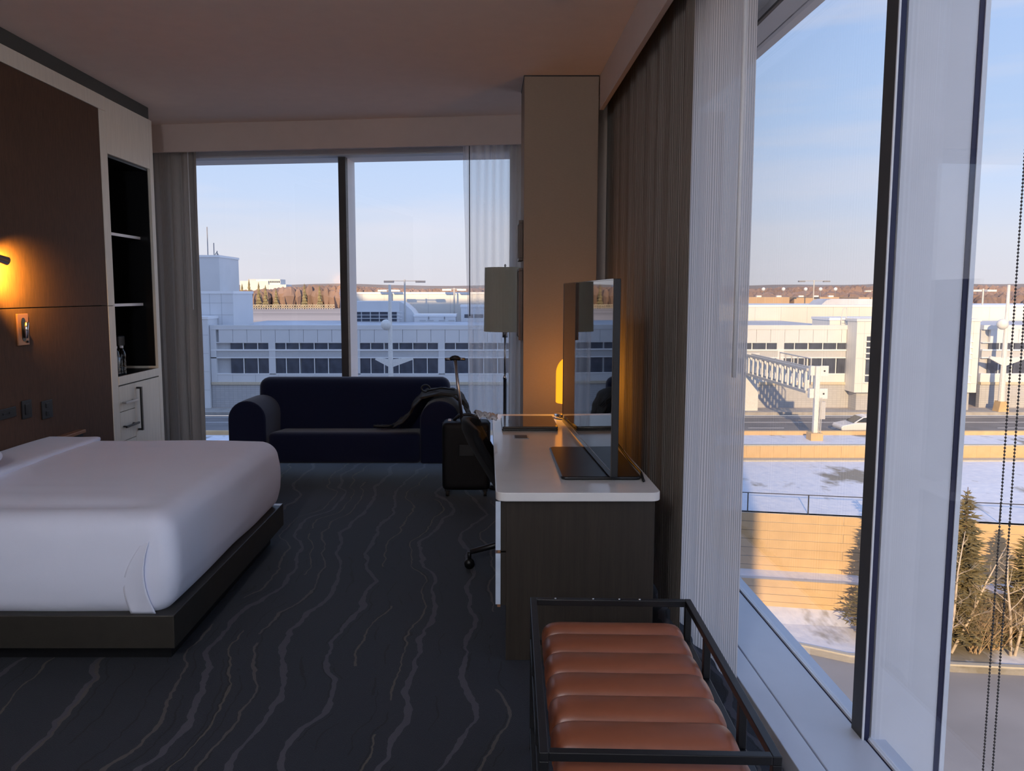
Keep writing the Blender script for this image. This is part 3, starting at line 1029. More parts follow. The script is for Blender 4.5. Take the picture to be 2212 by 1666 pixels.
for x in (-0.15, 0.15):
    for y in (-0.08, 0.08):
        wh = B(x - 0.02, x + 0.02, y - 0.018, y + 0.018, 0.04, 0.085).build('wheel_housing', 'blackp', su, bevel=0.005)
        MB().tube([(x - 0.012, y, 0.026), (x + 0.012, y, 0.026)], 0.026, 14).build('wheel', 'tire', wh, smooth=True)

# ================================================================ FLOOR LAMP
fl = thing('floor_lamp', 'floor lamp with tall pale drum shade beside the column', 'floor lamp', (0.147, 6.42, 0))
MB().lathe([(0.14, 0.0), (0.14, 0.018), (0.03, 0.026)], n=28).build('base', 'black', fl, smooth=True)
MB().lathe([(0.014, 0.024), (0.014, 0.90)], n=12).build('lower_pole', 'black', fl, smooth=True)
MB().lathe([(0.016, 0.90), (0.016, 0.935)], n=12).build('collar', 'chrome', fl, smooth=True)
MB().lathe([(0.009, 0.935), (0.009, 1.26)], n=12).build('upper_pole', 'steel', fl, smooth=True)
MB().lathe([(0.022, 1.245), (0.022, 1.31)], n=14).build('socket', 'steel', fl, smooth=True)
shd = MB()
n_ = 40
ring = lambda r, z: [(r * math.cos(2 * math.pi * k / n_), r * math.sin(2 * math.pi * k / n_), z) for k in range(n_)]
vs = ring(0.172, 1.295) + ring(0.165, 1.81) + ring(0.162, 1.81) + ring(0.169, 1.295)
fs = []
for i in range(4):
    a, b = i * n_, ((i + 1) % 4) * n_
    fs += [(a + k, a + (k + 1) % n_, b + (k + 1) % n_, b + k) for k in range(n_)]
shd.add(vs, fs).build('shade', 'shade', fl, smooth=False)
MB().lathe([(0.160, 1.792), (0.160, 1.795)], n=36).build('top_diffuser', 'white', fl)
MB().lathe([(0.165, 1.305), (0.165, 1.308)], n=36).build('bottom_diffuser', 'white', fl)
MB().lathe([(0.004, 1.795), (0.004, 1.815), (0.010, 1.825), (0.004, 1.838)], n=10).build('finial', 'steel', fl, smooth=True)

# ================================================================ PICTURE FRAMES on the column
def frame(label, y0, y1, z0, z1, group='pictures on the column'):
    t = thing('picture_frame', label, 'picture', (0.261, (y0 + y1) / 2, (z0 + z1) / 2), 0, group)
    hy, hz = (y1 - y0) / 2, (z1 - z0) / 2
    d = 0.03
    for a in ((-hy, hy, -hz, -hz + 0.02), (-hy, hy, hz - 0.02, hz), (-hy, -hy + 0.02, -hz + 0.02, hz - 0.02), (hy - 0.02, hy, -hz + 0.02, hz - 0.02)):
        B(-d, 0, *a).build('frame_bar', 'darkwood', t, bevel=0.002)
    B(-d + 0.008, -0.002, -hy + 0.02, hy - 0.02, -hz + 0.02, hz - 0.02).build('print', 'canvas_art', t)
    return t


frame('small wood-framed picture hung higher on the column side', 5.78, 6.02, 1.84, 2.13)
frame('taller wood-framed picture hung beside the floor lamp shade', 5.76, 6.10, 1.26, 1.785)

# ================================================================ DESK
dk = thing('desk', 'long desk with white quartz top and dark oak end panel', 'desk', (0.037, 3.267, 0))
DW, DL = 0.705, 2.19
def rrect(x0, x1, y0, y1, r, n=8):
    pts = []
    for cx, cy, a0 in ((x1 - r, y1 - r, 0), (x0 + r, y1 - r, 90), (x0 + r, y0 + r, 180), (x1 - r, y0 + r, 270)):
        pts += [(cx + r * math.cos(R(a0 + 90 * i / n)), cy + r * math.sin(R(a0 + 90 * i / n))) for i in range(n + 1)]
    return pts
MB().prism(rrect(0, DW, 0, DL, 0.045), 0.722, 0.76, 'z').build('top', 'desktop', dk, bevel=0.003)
B(0.045, DW - 0.02, 0.04, 0.07, 0.0, 0.721).build('end_panel', 'deskwood', dk, bevel=0.002)
B(0.06, DW - 0.02, 0.071, 0.80, 0.24, 0.72).build('drawer_carcass', 'deskwood', dk)
B(0.10, DW - 0.02, 0.071, 0.78, 0.0, 0.239).build('plinth', 'black', dk)
for z0, z1 in ((0.492, 0.715), (0.25, 0.484)):
    d = B(0.022, 0.058, 0.042, 0.80, z0, z1).build('drawer', 'deskwood', dk, bevel=0.001)
    B(0.012, 0.0215, 0.044, 0.798, z0 + 0.004, z1 - 0.002).build('drawer_front', 'drawer', d, bevel=0.001)
    B(0.008, 0.0215, 0.05, 0.79, z0 - 0.012, z0 + 0.003).build('pull_lip', 'copper', d)
    B(0.000, 0.0215, 0.036, 0.043, z0 + 0.006, z1 - 0.002).build('painted_glint_strip', 'bluewhite', d)  # bright strip added as colour for the window's reflection on the drawer
B(0.05, DW - 0.02, DL - 0.07, DL - 0.04, 0.0, 0.721).build('end_panel', 'deskwood', dk, bevel=0.002)
B(DW - 0.06, DW - 0.03, 0.80, DL - 0.07, 0.25, 0.72).build('modesty_panel', 'deskwood', dk)

# television on its stand
tv = thing('television', 'large flat television seen almost edge-on standing on the desk', 'television', (0.520, 4.25, 0.7605), R(2.5))
sp_o = MB().prism(rrect(-0.185, 0.18, -0.76, -0.05, 0.03), 0.0, 0.016, 'z').build('stand_plate', 'black', tv, bevel=0.007, seg=2)
sp_o.rotation_euler = (0, 0, R(-2.5))
yn, yf = -0.80, 0.75
B(0.0, 0.030, yn, yf, 0.022, 0.905).build('housing', 'blackp', tv, bevel=0.003)
B(-0.002, 0.0, yn + 0.006, yf - 0.006, 0.05, 0.899).build('screen', 'screen', tv)
MB().box(-0.004, 0.0, yn, yn + 0.006, 0.022, 0.905).box(-0.004, 0.0, yf - 0.006, yf, 0.022, 0.905).box(-0.004, 0.0, yn + 0.006, yf - 0.006, 0.899, 0.905).box(-0.004, 0.0, yn + 0.006, yf - 0.006, 0.022, 0.05).build('bezel', 'drawer', tv, bevel=0.001)
MB().prism([(0.03, 0.016), (0.10, 0.016), (0.06, 0.45), (0.03, 0.45)], -0.48, -0.34, 'y').build('neck', 'blackp', tv, bevel=0.003)
cb = MB().tube([(0.60, 4.6, 0.98), (0.67, 4.55, 0.92), (0.70, 4.2, 0.80), (0.715, 3.9, 0.768), (0.72, 3.62, 0.7675), (0.70, 3.45, 0.7675)], 0.006, 8)
tag(cb.build('power_cable', 'blackp', smooth=True), 'thin black cable trailing behind the television', 'cable')

# desk lamp
lp = thing('desk_lamp', 'small domed table lamp glowing amber at the end of the desk', 'table lamp', (0.556, 5.29, 0.7605))
MB().lathe([(0.098, 0.0), (0.10, 0.004), (0.10, 0.028), (0.094, 0.034), (0.02, 0.036)], n=32).build('base', 'chrome', lp, smooth=True)
MB().lathe([(0.018, 0.036), (0.018, 0.12)], n=14).build('stem', 'chrome', lp, smooth=True)
pr = [(0.086, 0.105), (0.090, 0.11), (0.090, 0.30)] + [(0.090 * math.cos(t), 0.30 + 0.115 * math.sin(t)) for t in [i * math.pi / 20 for i in range(1, 10)]] + [(0.004, 0.416)]
MB().lathe(pr, n=36).build('dome_shade', 'glow', lp, smooth=True)
bl = bpy.data.lights.new('lamp_bulb', 'POINT')
bl.energy = 9.0
bl.color = (1.0, 0.62, 0.17)
bl.shadow_soft_size = 0.03
bo = bpy.data.objects.new('lamp_bulb', bl)
COL.objects.link(bo)
bo.parent = lp
bo.location = (0, 0, 0.25)

# folder, power hatch
fo = thing('leather_folder', 'dark leather folder lying on the white desk', 'folder', (0.092, 4.78, 0.7605))
MB().prism(rrect(0, 0.345, 0, 0.44, 0.008, 3), 0.0, 0.012, 'z').build('lower_cover', 'black', fo, bevel=0.003)
MB().prism(rrect(0.004, 0.345, 0.0, 0.44, 0.008, 3), 0.0125, 0.026, 'z').build('upper_cover', 'drawer', fo, bevel=0.004)
MB().box(0.045, 0.049, 0.13, 0.24, 0.0262, 0.0266).box(0.060, 0.064, 0.13, 0.24, 0.0262, 0.0266).build('embossed_mark', 'black', fo)
gr = thing('power_hatch', 'small metal flip-up power hatch set in the desk top', 'power hatch', (0.20, 4.565, 0.7605))
B(-0.045, 0.045, -0.055, 0.055, 0.0, 0.003).build('rim', 'steel', gr, bevel=0.001)
B(-0.036, 0.036, -0.045, 0.045, 0.003, 0.0045).build('flap', 'blackp', gr, bevel=0.001)

# ================================================================ OFFICE CHAIR
oc = thing('office_chair', 'charcoal swivel desk chair with curved back tucked under the desk', 'chair', (0.22, 4.50, 0))
bp = [(-0.345, 0.880), (-0.345, 0.83), (-0.315, 0.76), (-0.270, 0.68), (-0.21, 0.58), (-0.165, 0.50), (-0.12, 0.455)]


def back(u, v):
    t = v * (len(bp) - 1)
    i = min(int(t), len(bp) - 2)
    f = t - i
    x = bp[i][0] * (1 - f) + bp[i + 1][0] * f
    z = bp[i][1] * (1 - f) + bp[i + 1][1] * f
    w = 0.17 + 0.06 * math.sin(math.pi * min(1, v * 1.1 + 0.15))
    s_ = (u - 0.5) * 2
    y = s_ * w
    x += 0.075 * s_ * s_
    z -= 0.035 * abs(s_) ** 3 * (1 - v)
    return (x, y, z)
MB().sheet(back, 22, 24).build('backrest', 'chair', oc, smooth=True, solid=0.045, fix=False)
MB().rbox(0.23, 0.24, 0.04, 0.035, (20, 20, 8), (0.07, 0, 0.45)).build('seat', 'chair', oc, smooth=True)
MB().lathe([(0.028, 0.13), (0.028, 0.27), (0.018, 0.271), (0.018, 0.41)], n=16).build('gas_column', 'black', oc, smooth=True)
MB().lathe([(0.045, 0.12), (0.045, 0.19), (0.03, 0.2)], n=18).build('hub', 'black', oc, smooth=True)
for k in range(5):
    a = R(186 + 72 * k)
    c_, s_ = math.cos(a), math.sin(a)
    lgm = MB().tube([(0.04 * c_, 0.04 * s_, 0.165), (0.32 * c_, 0.32 * s_, 0.10)], [0.024, 0.016], 8)
    lo = lgm.build('leg', 'black', oc, smooth=True)
    cs = MB().tube([(0.325 * c_ - 0.014 * s_, 0.325 * s_ + 0.014 * c_, 0.030), (0.325 * c_ + 0.014 * s_, 0.325 * s_ - 0.014 * c_, 0.030)], 0.030, 14)
    cs.tube([(0.325 * c_, 0.325 * s_, 0.055), (0.325 * c_, 0.325 * s_, 0.10)], 0.012, 8)
    cs.build('caster', 'black', lo, smooth=True)
gm = MB().sheet(lambda u, v: (-0.29 + 0.13 * u + 0.02 * nz(v * 5, u * 4), 0.13 + 0.14 * v, 0.862 + 0.028 * nz(u * 7, v * 7) + 0.03 * (1 - u) - 0.05 * abs(v - 0.4)), 14, 14)
tag(gm.build('folded_garment', 'grey_garment', smooth=True, solid=0.004, fix=False, loc=(0.22, 4.50, 0.008)), 'crumpled pale grey garment laid over the chair back', 'garment')

# ================================================================ LUGGAGE BENCH
bn = thing('luggage_bench', 'brown channelled leather luggage bench in a black tube frame', 'bench', (0.412, 2.17, 0), -math.atan(0.03 / 0.93))
bx, by = 0.277, 0.467
q = 0.011
zt = 0.55
for sx in (-1, 1):
    B(sx * (bx - q) - q, sx * (bx - q) + q, -by, by, zt - 2 * q, zt).build('top_rail', 'black', bn, bevel=0.002)
    B(sx * (bx - q) - q, sx * (bx - q) + q, -by + 2 * q, by - 2 * q, 0.385, 0.385 + 2 * q).build('side_rail', 'black', bn, bevel=0.002)
    for yy in (-by + q, by - q):
        B(sx * (bx - q) - q, sx * (bx - q) + q, yy - q, yy + q, 0.0, zt - 2 * q).build('leg', 'black', bn, bevel=0.002)
    for yy in (-0.19, 0.19):
        B(sx * (bx - q) - q, sx * (bx - q) + q, yy - q, yy + q, 0.385 + 2 * q, zt - 2 * q).build('strut', 'black', bn, bevel=0.002)
    B(sx * (bx - q) - q, sx * (bx - q) + q, -by + 2 * q, by - 2 * q, 0.06, 0.06 + 2 * q).build('foot_rail', 'black', bn, bevel=0.002)
for sy in (-1, 1):
    B(-bx + 2 * q, bx - 2 * q, sy * (by - q) - q, sy * (by - q) + q, zt - 2 * q, zt).build('top_rail', 'black', bn, bevel=0.002)
    B(-bx + 2 * q, bx - 2 * q, sy * (by - q) - q, sy * (by - q) + q, 0.385, 0.385 + 2 * q).build('side_rail', 'black', bn, bevel=0.002)
for x in (-0.19, -0.06, 0.03, 0.10):
    MB().lathe([(0.002, zt - q - 0.002), (0.004, zt), (0.003, zt + 0.002)], x, by - q, 8).build('rivet', 'steel', bn)
cpr = 0.1335
y0 = by - 0.030
k = 0
def chan(yc, hy):
    def fn(p):
        q_ = p.copy()
        u = (p.y) / hy
        if p.z > 0:
            q_.z = p.z + 0.013 * (1 - u * u) - 0.012 * max(0, (abs(p.x) - 0.17) / 0.06) ** 2
        return q_
    return fn
yc = y0
first = None
me = None
ws = [0.088] + [cpr] * 6
for i, w_ in enumerate(ws):
    hy = w_ / 2 + 0.001
    ycen = yc - w_ / 2
    yc -= w_
    if i != 1 and i > 1:
        link('cushion_channel', me, bn, loc=(0, ycen, 0.43))
        continue
    o = MB().rbox(0.238, hy, 0.045, 0.030, (40, 14, 10), (0, 0, 0), chan(0, hy)).build('cushion_channel', 'leather', bn, smooth=True, loc=(0, ycen, 0.43))
    me = o.data

# ================================================================ OUTDOORS: ground
GZ = -9.3
def flat(name, poly, z, m, label, thick=0.3):
    return struct(name, MB().prism(poly, z - thick, z, 'z'), m, label)


def wl(X, off):     # line of the skewed retaining walls
    return off - 0.185 * X


flat('ground_far', [(-900, 74.6), (1500, 74.6), (1500, 1400), (-900, 1400)], GZ, 'farland', 'far open airfield ground')
flat('ground_sidewalk', [(-60, 72), (120, 72), (120, 74.6), (-60, 74.6)], GZ, 'walk', 'snow-dusted sidewalk along the terminal')
flat('ground_road', [(-60, 60.6), (120, 60.6), (120, 72), (-60, 72)], GZ - 0.35, 'asphalt', 'asphalt road in front of the terminal')
for yy, nm in ((71.2, 0.12), (68.3, 0.12)):
    struct('ground_line', B(-60, 120, yy, yy + nm, GZ - 0.35, GZ - 0.345), 'trimw', 'white road line')
for k in range(14):
    struct('ground_dash', B(-20 + k * 7, -17 + k * 7, 65.4, 65.52, GZ - 0.35, GZ - 0.345), 'trimw', 'white lane dash')
flat('ground_median', [(-60, 56.2), (120, 56.2), (120, 60.2), (-60, 60.2)], GZ, 'snow', 'snowy strip beside the road')
struct('curb_wall', B(-60, 120, 60.2, 60.6, GZ - 0.4, GZ + 0.30), 'stone', 'low tan wall between the road and the snowy strip')
FZ = -10.32
flat('ground_field', [(-60, wl(-60, 44.8)), (60, wl(60, 44.8)), (120, 30), (120, 56.3), (-60, 56.3)], FZ, 'snow', 'snow-covered field')
struct('ground_kerb', B(-60, 120, 55.2, 56.1, FZ, FZ + 0.10), 'curb', 'concrete kerb below the tan wall')

w_up = thing('retaining_wall', 'low tan block retaining wall between the snowy strip and the field', 'wall', (0, 56.07, FZ))
bme = None
k = 0
for i in range(40):
    x = 8 + i * 0.98
    if bme is None:
        bme = B(0, 0.972, 0, 0.35, 0.0, 0.93).mesh('wall_block', MT['stone'])
    link('wall_block', bme, w_up, loc=(x, 0.004 * (i % 3), 0.02))
tag(B(-60, 7.98, 0.0, 0.35, 0, 0.93).build('plain_run', 'stone', w_up))
B(47.3, 110, 0.0, 0.35, 0, 0.93).build('plain_run', 'stone', w_up)
B(-60, 110, -0.04, 0.38, 0.95, 1.03).build('coping', 'curb', w_up)

# the two near retaining walls, built of long courses
ang = math.atan(-0.185)
def courses(name, label, X0, off, z0, z1, n, length, back=0.4):
    t = thing(name, label, 'wall', (X0, wl(X0, off), z0), ang)
    hgt = (z1 - z0) / n
    for r in range(n):
        segs = 5
        for i in range(segs):
            a = -length * 0.35 + i * length / segs + (r % 2) * 1.3
            B(a, a + length / segs - 0.02, 0.012 * ((i + r) % 2), back, r * hgt, (r + 1) * hgt - 0.03).build('course_block', 'stone', t)
    B(-length * 0.35, length * 0.68, 0.06, back - 0.02, 0, z1 - z0 - 0.02).build('backing', 'band', t)
    return t


courses('retaining_wall', 'tall retaining wall of long tan courses below the fenced snow field', 17, 44.75, -13.7, FZ + 0.02, 7, 44)
courses('retaining_wall', 'lower retaining wall of tan courses beside the street bank', 17, 43.0, -15.0, -13.4, 4, 44)
c_ = math.cos(ang)
def slab(name, label, m, pts):
    v = [(a, b, z) for a, b, z in pts] + [(a, b, z - 0.3) for a, b, z in pts]
    n = len(pts)
    f = [tuple(range(n)), tuple(range(2 * n - 1, n - 1, -1))] + [((i + 1) % n, i, n + i, n + (i + 1) % n) for i in range(n)]
    return struct(name, MB().add(v, f), m, label)


slab('ground_ledge', 'snowy ledge between the two retaining walls', 'snow', [(-10, wl(-10, 43.2), -13.55), (60, wl(60, 43.2), -13.55), (60, wl(60, 44.8), -13.5), (-10, wl(-10, 44.8), -13.5)])
cl = [(-20, 44.0), (8, 40.0), (13, 37.6), (15.5, 36.2), (17, 35.3), (21.3, 34.4), (26, 33.9), (60, 30.5)]
slab('ground_bank', 'patchy snow bank beside the street', 'snow', [(a, b, -15.32) for a, b in cl] + [(60, wl(60, 43.1), -14.85), (-20, wl(-20, 43.1), -14.85)])
mbk = MB()
pts = cl
vs = []
for a, b in pts:
    vs += [(a, b, -15.8), (a, b, -15.24), (a - 0.0, b + 0.28, -15.24), (a, b + 0.28, -15.8)]
fs = []
for i in range(len(pts) - 1):
    for k in range(4):
        fs.append((i * 4 + k, i * 4 + (k + 1) % 4, i * 4 + 4 + (k + 1) % 4, i * 4 + 4 + k))
struct('ground_curb', mbk.add(vs, fs), 'curb', 'pale concrete curb of the street')
flat('ground_street', [(-60, -30), (120, -30), (120, 60), (-60, 60)], -15.62, 'street', 'pale grey street below the hotel')

# wire fence on top of the tall wall
fc = thing('wire_fence', 'thin post-and-rail fence on the tall retaining wall', 'fence', (17, wl(17, 45.0), FZ), ang)
for i in range(14):
    MB().tube([(-9 + i * 3.15, 0, 0), (-9 + i * 3.15, 0, 1.05)], 0.035, 6).build('post', 'frame_dark', fc)
MB().tube([(-9, 0, 1.05), (32, 0, 1.05)], 0.025, 6).build('top_rail', 'frame_dark', fc)

# ================================================================ TERMINAL BUILDING
tb = thing('terminal_building', 'long two-storey terminal facade with banded windows and pale panels', 'building', (0, 75, 0))
PX = 8.098
S0 = -12.08
ofs = [(0, 0.93), (1.06, 2.21), (2.43, 3.63), (3.76, 4.96), (5.13, 6.33), (6.46, 7.39)]
ZU = (-3.69, -3.08)
ZL = (-6.0, -4.54)
XE0, XE1 = -26.4, 35.2
RX0, RX1 = 47.3, 80
cache = {}


def part(name, m, w, z0, z1, x, y0, y1):
    key = (name, m, round(w, 3), z0, z1, y0, y1)
    if key not in cache:
        cache[key] = B(0, w, y0, y1, z0, z1).mesh(name, MT[m])
    return link(name, cache[key], tb, loc=(x, 0, 0))


def long(name, m, z0, z1, y0, y1, ranges=((XE0, XE1), (RX0, RX1))):
    for a, b in ranges:
        B(a, b, y0, y1, z0, z1).build(name, m, tb)


long('core', 'band', -7.1, -1.8, 0.35, 3.0)
long('parapet', 'panel', -1.80, -1.38, -0.05, 0.5)
long('roof_deck', 'roof', -1.9, -1.62, 0.5, 19.8)
long('upper_head', 'trimw', ZU[1], ZU[1] + 0.06, 0.02, 0.35)
long('upper_sill', 'trimw', ZU[0] - 0.14, ZU[0], -0.03, 0.35)
long('middle_band', 'band', ZL[1] + 0.09, ZU[0] - 0.14, 0.06, 0.35)
long('lower_head', 'trimw', ZL[1], ZL[1] + 0.09, -0.02, 0.35)
long('lower_sill', 'trimw', ZL[0] - 0.10, ZL[0], 0.0, 0.35)
long('sill_panel', 'panel', -6.83, ZL[0] - 0.10, 0.04, 0.35)
long('ledge', 'ledge', -7.08, -6.83, -0.12, 0.35)
long('block_base', 'block', -9.4, -7.08, 0.0, 0.5)
gs = [g for g in range(-2, 6)] + [7.42, 8.42, 9.42]
for g in gs:
    x0 = S0 + PX * g
    for (a, b) in ofs:
        if x0 + a < XE0 + 0.6 or (x0 + b > XE1 - 0.2 and x0 < 40):
            continue
        for z0, z1 in (ZU, ZL):
            part('window_pane', 'pane', b - a, z0, z1, x0 + a, 0.12, 0.2)
            part('frame_post', 'trimw', 0.07, z0, z1, x0 + b, 0.06, 0.2)
    part('pilaster', 'panel', 0.6, ZL[0] - 0.1, ZU[1] + 0.06, x0 + 7.45, 0.0, 0.22)
    for k in range(6):
        xx = x0 + k * PX / 6
        if xx > XE0 and (xx < XE1 - 1.3 or xx > RX0 - 0.1):
            part('panel', 'panel', PX / 6 - 0.03, ZU[1] + 0.06, -1.80, xx, 0.0, 0.3)
part('corner_pilaster', 'panel', 1.2, -7.1, -1.8, XE1 - 0.9, -0.05, 0.4)
part('corner_pilaster', 'panel', 0.55, -7.1, -1.8, XE0, -0.02, 0.4)
for xx in (-26.4, -24.2, -22.0):
    part('sill_joint', 'band', 0.03, -6.83, -6.1, xx + 2, 0.03, 0.05)

# projecting stair bay with a tall louvred window at each side
bay = thing('stair_bay', 'projecting pale terminal bay with tall slatted corner windows', 'building', (34.3, 73, 0))
BW = 11.4
B(0, BW, 0.0, 2.0, -7.6, -0.95).build('body', 'panel2', bay)
B(-0.08, BW + 0.08, -0.08, 2.1, -0.95, -0.72).build('coping', 'panel', bay)
B(0.4, BW - 0.4, 0.4, 2.0, -9.4, -7.6).build('base', 'block', bay)
for x0 in (0.95, BW - 2.2):
    for i, (z0, z1) in enumerate(((-2.75, -2.35), (-3.3, -2.9), (-3.85, -3.45), (-4.35, -4.0), (-5.9, -4.5), (-6.6, -6.0))):
        B(x0, x0 + 1.3, -0.03, 0.0, z0, z1).build('window_pane', 'pane', bay)
        B(x0 - 0.1, x0 + 1.6, -0.14, 0.0, z0 - 0.12, z0 - 0.04).build('louvre', 'trimw', bay)
    B(x0 + 1.3, x0 + 1.42, -0.08, 0.0, -6.7, -2.3).build('jamb', 'trimw', bay)
for zz in (-2.1, -6.75, -4.4):
    B(0.0, BW, -0.004, 0.0, zz, zz + 0.03).build('joint', 'band', bay)
for xx in (0.7, BW - 0.6):
    B(xx, xx + 0.03, -0.004, 0.0, -7.6, -0.95).build('joint', 'band', bay)

# things standing on and behind the roof
def rblock(name, label, x0, x1, y0, y1, z0, z1, m='panel2', joints=0, rows=0):
    t = thing(name, label, 'building', (x0, y0, z0))
    w, d, h = x1 - x0, y1 - y0, z1 - z0
    B(0, w, 0, d, 0, h - 0.25).build('body', m, t)
    B(-0.08, w + 0.08, -0.08, d + 0.08, h - 0.25, h).build('coping', 'trimw', t)
    for k in range(1, joints):
        B(w * k / joints - 0.02, w * k / joints + 0.02, -0.01, 0, 0, h - 0.25).build('panel_joint', 'band', t)
    for k in range(1, rows):
        B(0, w, -0.01, 0, h * k / rows - 0.02, h * k / rows + 0.02).build('panel_joint', 'band', t)
    return t


tw = rblock('stair_tower', 'tall bluish rooftop tower with antennas behind the terminal', -38, -30.35, 90, 97, -9.3, 5.95, 'panel')
for x, z in ((0.9 + 5.3, 3.2), (6.9, 1.4), (7.25, 0.5)):
    MB().tube([(x, 0.6, 15.25), (x, 0.6, 15.25 + z)], 0.05, 6).build('antenna', 'mast', tw)
MB().tube([(7.0, 0.6, 15.3), (7.2, 0.6, 15.6), (7.4, 0.6, 15.3)], 0.05, 6).build('bracket', 'mast', tw)
B(7.65, 8.2, 1, 3, 0, 11.2).build('side_annex', 'panel', tw)
rblock('roof_penthouse', 'pale panelled rooftop block at the end of the terminal', -29.5, -24.9, 77.5, 84, -1.62, 1.85, 'panel', 4, 3)
rblock('end_block', 'narrow pale panelled block at the end of the terminal', -29.5, -26.45, 74.6, 77.4, -9.3, -0.55, 'panel', 2, 5)
hng = rblock('upper_terminal', 'long cream upper terminal wall catching the low sun', -18.2, 20.0, 98, 115, -9.3, 1.8, 'panel2', 14, 0)
B(0.0, 1.4, -0.3, 0.0, 10.6, 11.45).build('raised_end', 'panel2', hng)
gl = thing('glazed_penthouse', 'grey rooftop block with a grid of small windows', 'building', (-16.6, 90, -1.62))
B(0, 6.6, 0, 6, 0, 2.35).build('body', 'panel', gl)
MB().prism([(6.6, 0), (8.3, 0), (8.3, 0.85), (7.9, 1.4), (7.2, 2.0), (6.6, 2.35)], 0.5, 6, 'y').build('curved_end', 'panel', gl)
for r in range(3):
    for c in range(6):
        B(0.3 + c * 1.02, 0.3 + c * 1.02 + 0.9, -0.04, 0, 0.08 + r * 0.38, 0.08 + r * 0.38 + 0.31).build('window_pane', 'pane', gl)
    B(0.0, 6.9, -0.14, -0.02, 0.40 + r * 0.38, 0.45 + r * 0.38).build('rail', 'trimw', gl)
lb = rblock('roof_plant_room', 'low pale rooftop plant room with slim vents', -8.3, -3.6, 90, 94, -1.62, -0.75, 'panel')
for x in (0.6, 1.5, 2.8, 3.9):
    B(x, x + 0.7, -0.04, 0, 0.12, 0.22).build('vent', 'band', lb)
for x in (1.6, 3.4):
    B(x, x + 0.1, -0.06, 0, 0.3, 0.75).build('pipe', 'mast', lb)
wb = rblock('roof_window_block', 'rooftop block with a strip of small windows', -3.0, 6.0, 91, 94.6, -1.62, 0.3, 'panel')
for k in range(5):
    B(0.4 + k * 1.15, 0.4 + k * 1.15 + 1.0, -0.04, 0, 0.45, 0.85).build('window_pane', 'pane', wb)
B2 = rblock('upper_concourse', 'long cream upper wall behind the sunlit terminal', 26.0, 95, 95, 110, -9.3, 0.25, 'panel2', 22, 0)
B(0, 69, -0.01, 0, 6.9, 6.93).build('panel_joint', 'band', B2)
rblock('roof_housing', 'grey rooftop housing stepping up to the stair bay', 33.0, 42.5, 75.9, 80, -1.62, -0.70, 'panel2')
sk = MB().prism([(0, 0), (0.6, 0.55), (1.2, 0.7), (6.2, 0.7), (6.9, 0.5), (7.1, 0)], 0, 4, 'y')
tag(sk.build('skylight', 'roof', loc=(41.5, 98, 0.25)), 'low grey rounded skylight on the cream upper wall', 'skylight')
# ladder with hoops
ld = thing('roof_ladder', 'white steel roof ladder with curved hoops', 'ladder', (34.0, 75.6, -1.62))
for x in (0, 0.45):
    MB().tube([(x, 0, 0), (x, 0, 1.1), (x + (0.225 - x) * 0.2, -0.15, 1.75), (0.225, -0.3, 1.95)], 0.035, 6).build('stile', 'polew', ld)
for k in range(4):
    MB().tube([(0, 0, 0.2 + 0.28 * k), (0.45, 0, 0.2 + 0.28 * k)], 0.02, 6).build('rung', 'polew', ld)
MB().tube([(1.6, 0.1, 0), (1.6, 0.1, 0.8), (1.75, 0.1, 0.85)], 0.05, 6).build('vent_pipe', 'polew', ld)


def mast(label, x, y, z0, z1, arm=1.0, heads='mast'):
    t = thing('light_mast', label, 'light mast', (x, y, z0))
    MB().tube([(0, 0, 0), (0, 0, z1 - z0)], 0.10, 8).build('pole', 'galv', t)
    MB().tube([(-arm, 0, z1 - z0 - 0.15), (arm, 0, z1 - z0 - 0.15)], 0.06, 6).build('crossarm', 'galv', t)
    for s_ in (-1, 1):
        B(s_ * arm - 0.55, s_ * arm + 0.55, -0.3, 0.3, z1 - z0 - 0.35, z1 - z0 - 0.12).build('lamp_head', heads, t)
    return t


mast('tall twin-head light mast on the roof of the grey window block', -9.4, 90.5, -1.62, 3.2, 1.8)
mast('slim twin floodlight mast behind the roof plant room', -4.0, 96.5, -9.3, 2.3, 0.9, 'polew')
mast('small floodlight mast rising behind the grey window block', -12.0, 97, -9.3, 2.2, 0.8, 'polew')
mast('tall twin-head light mast behind the rounded skylight', 57.8, 140, -9.3, 4.0, 2.2)
mast('floodlight mast behind the stair bay', 72.0, 147, -9.3, 2.3, 1.3, 'polew')
mast('floodlight mast beyond the road line by the bead chain', 60.2, 96, 0.25, 2.2, 0.9, 'polew')


def street_light(label, x, y):
    t = thing('street_light', label, 'street light', (x, y, GZ), 0, 'tapered street lights before the terminal')
    MB().tube([(0, 0, 0.9), (0, 0, 11.7)], [0.28, 0.12], 8).build('pole', 'polew', t)
    MB().prism([(-0.5, 0), (0.5, 0), (0.33, 0.95), (-0.33, 0.95)], -0.45, 0.45, 'y').build('footing', 'stone', t)
    MB().prism([(0, 4.2), (2.05, 4.95), (2.0, 5.15), (0.0, 4.95), (-1.3, 5.15), (-1.4, 4.95)], -0.12, 0.12, 'y').build('wing_lamp', 'polew', t)
    MB().sphere((-0.35, 0, 8.1), 0.5, 12, 8).build('camera_dome', 'polew', t, smooth=True)
    return t


street_light('tapered white street light with winged lamp before the shaded windows', -8.75, 71.2)
s2 = street_light('tapered white street light with winged lamp beyond the bead chain', 47.85, 72.6)

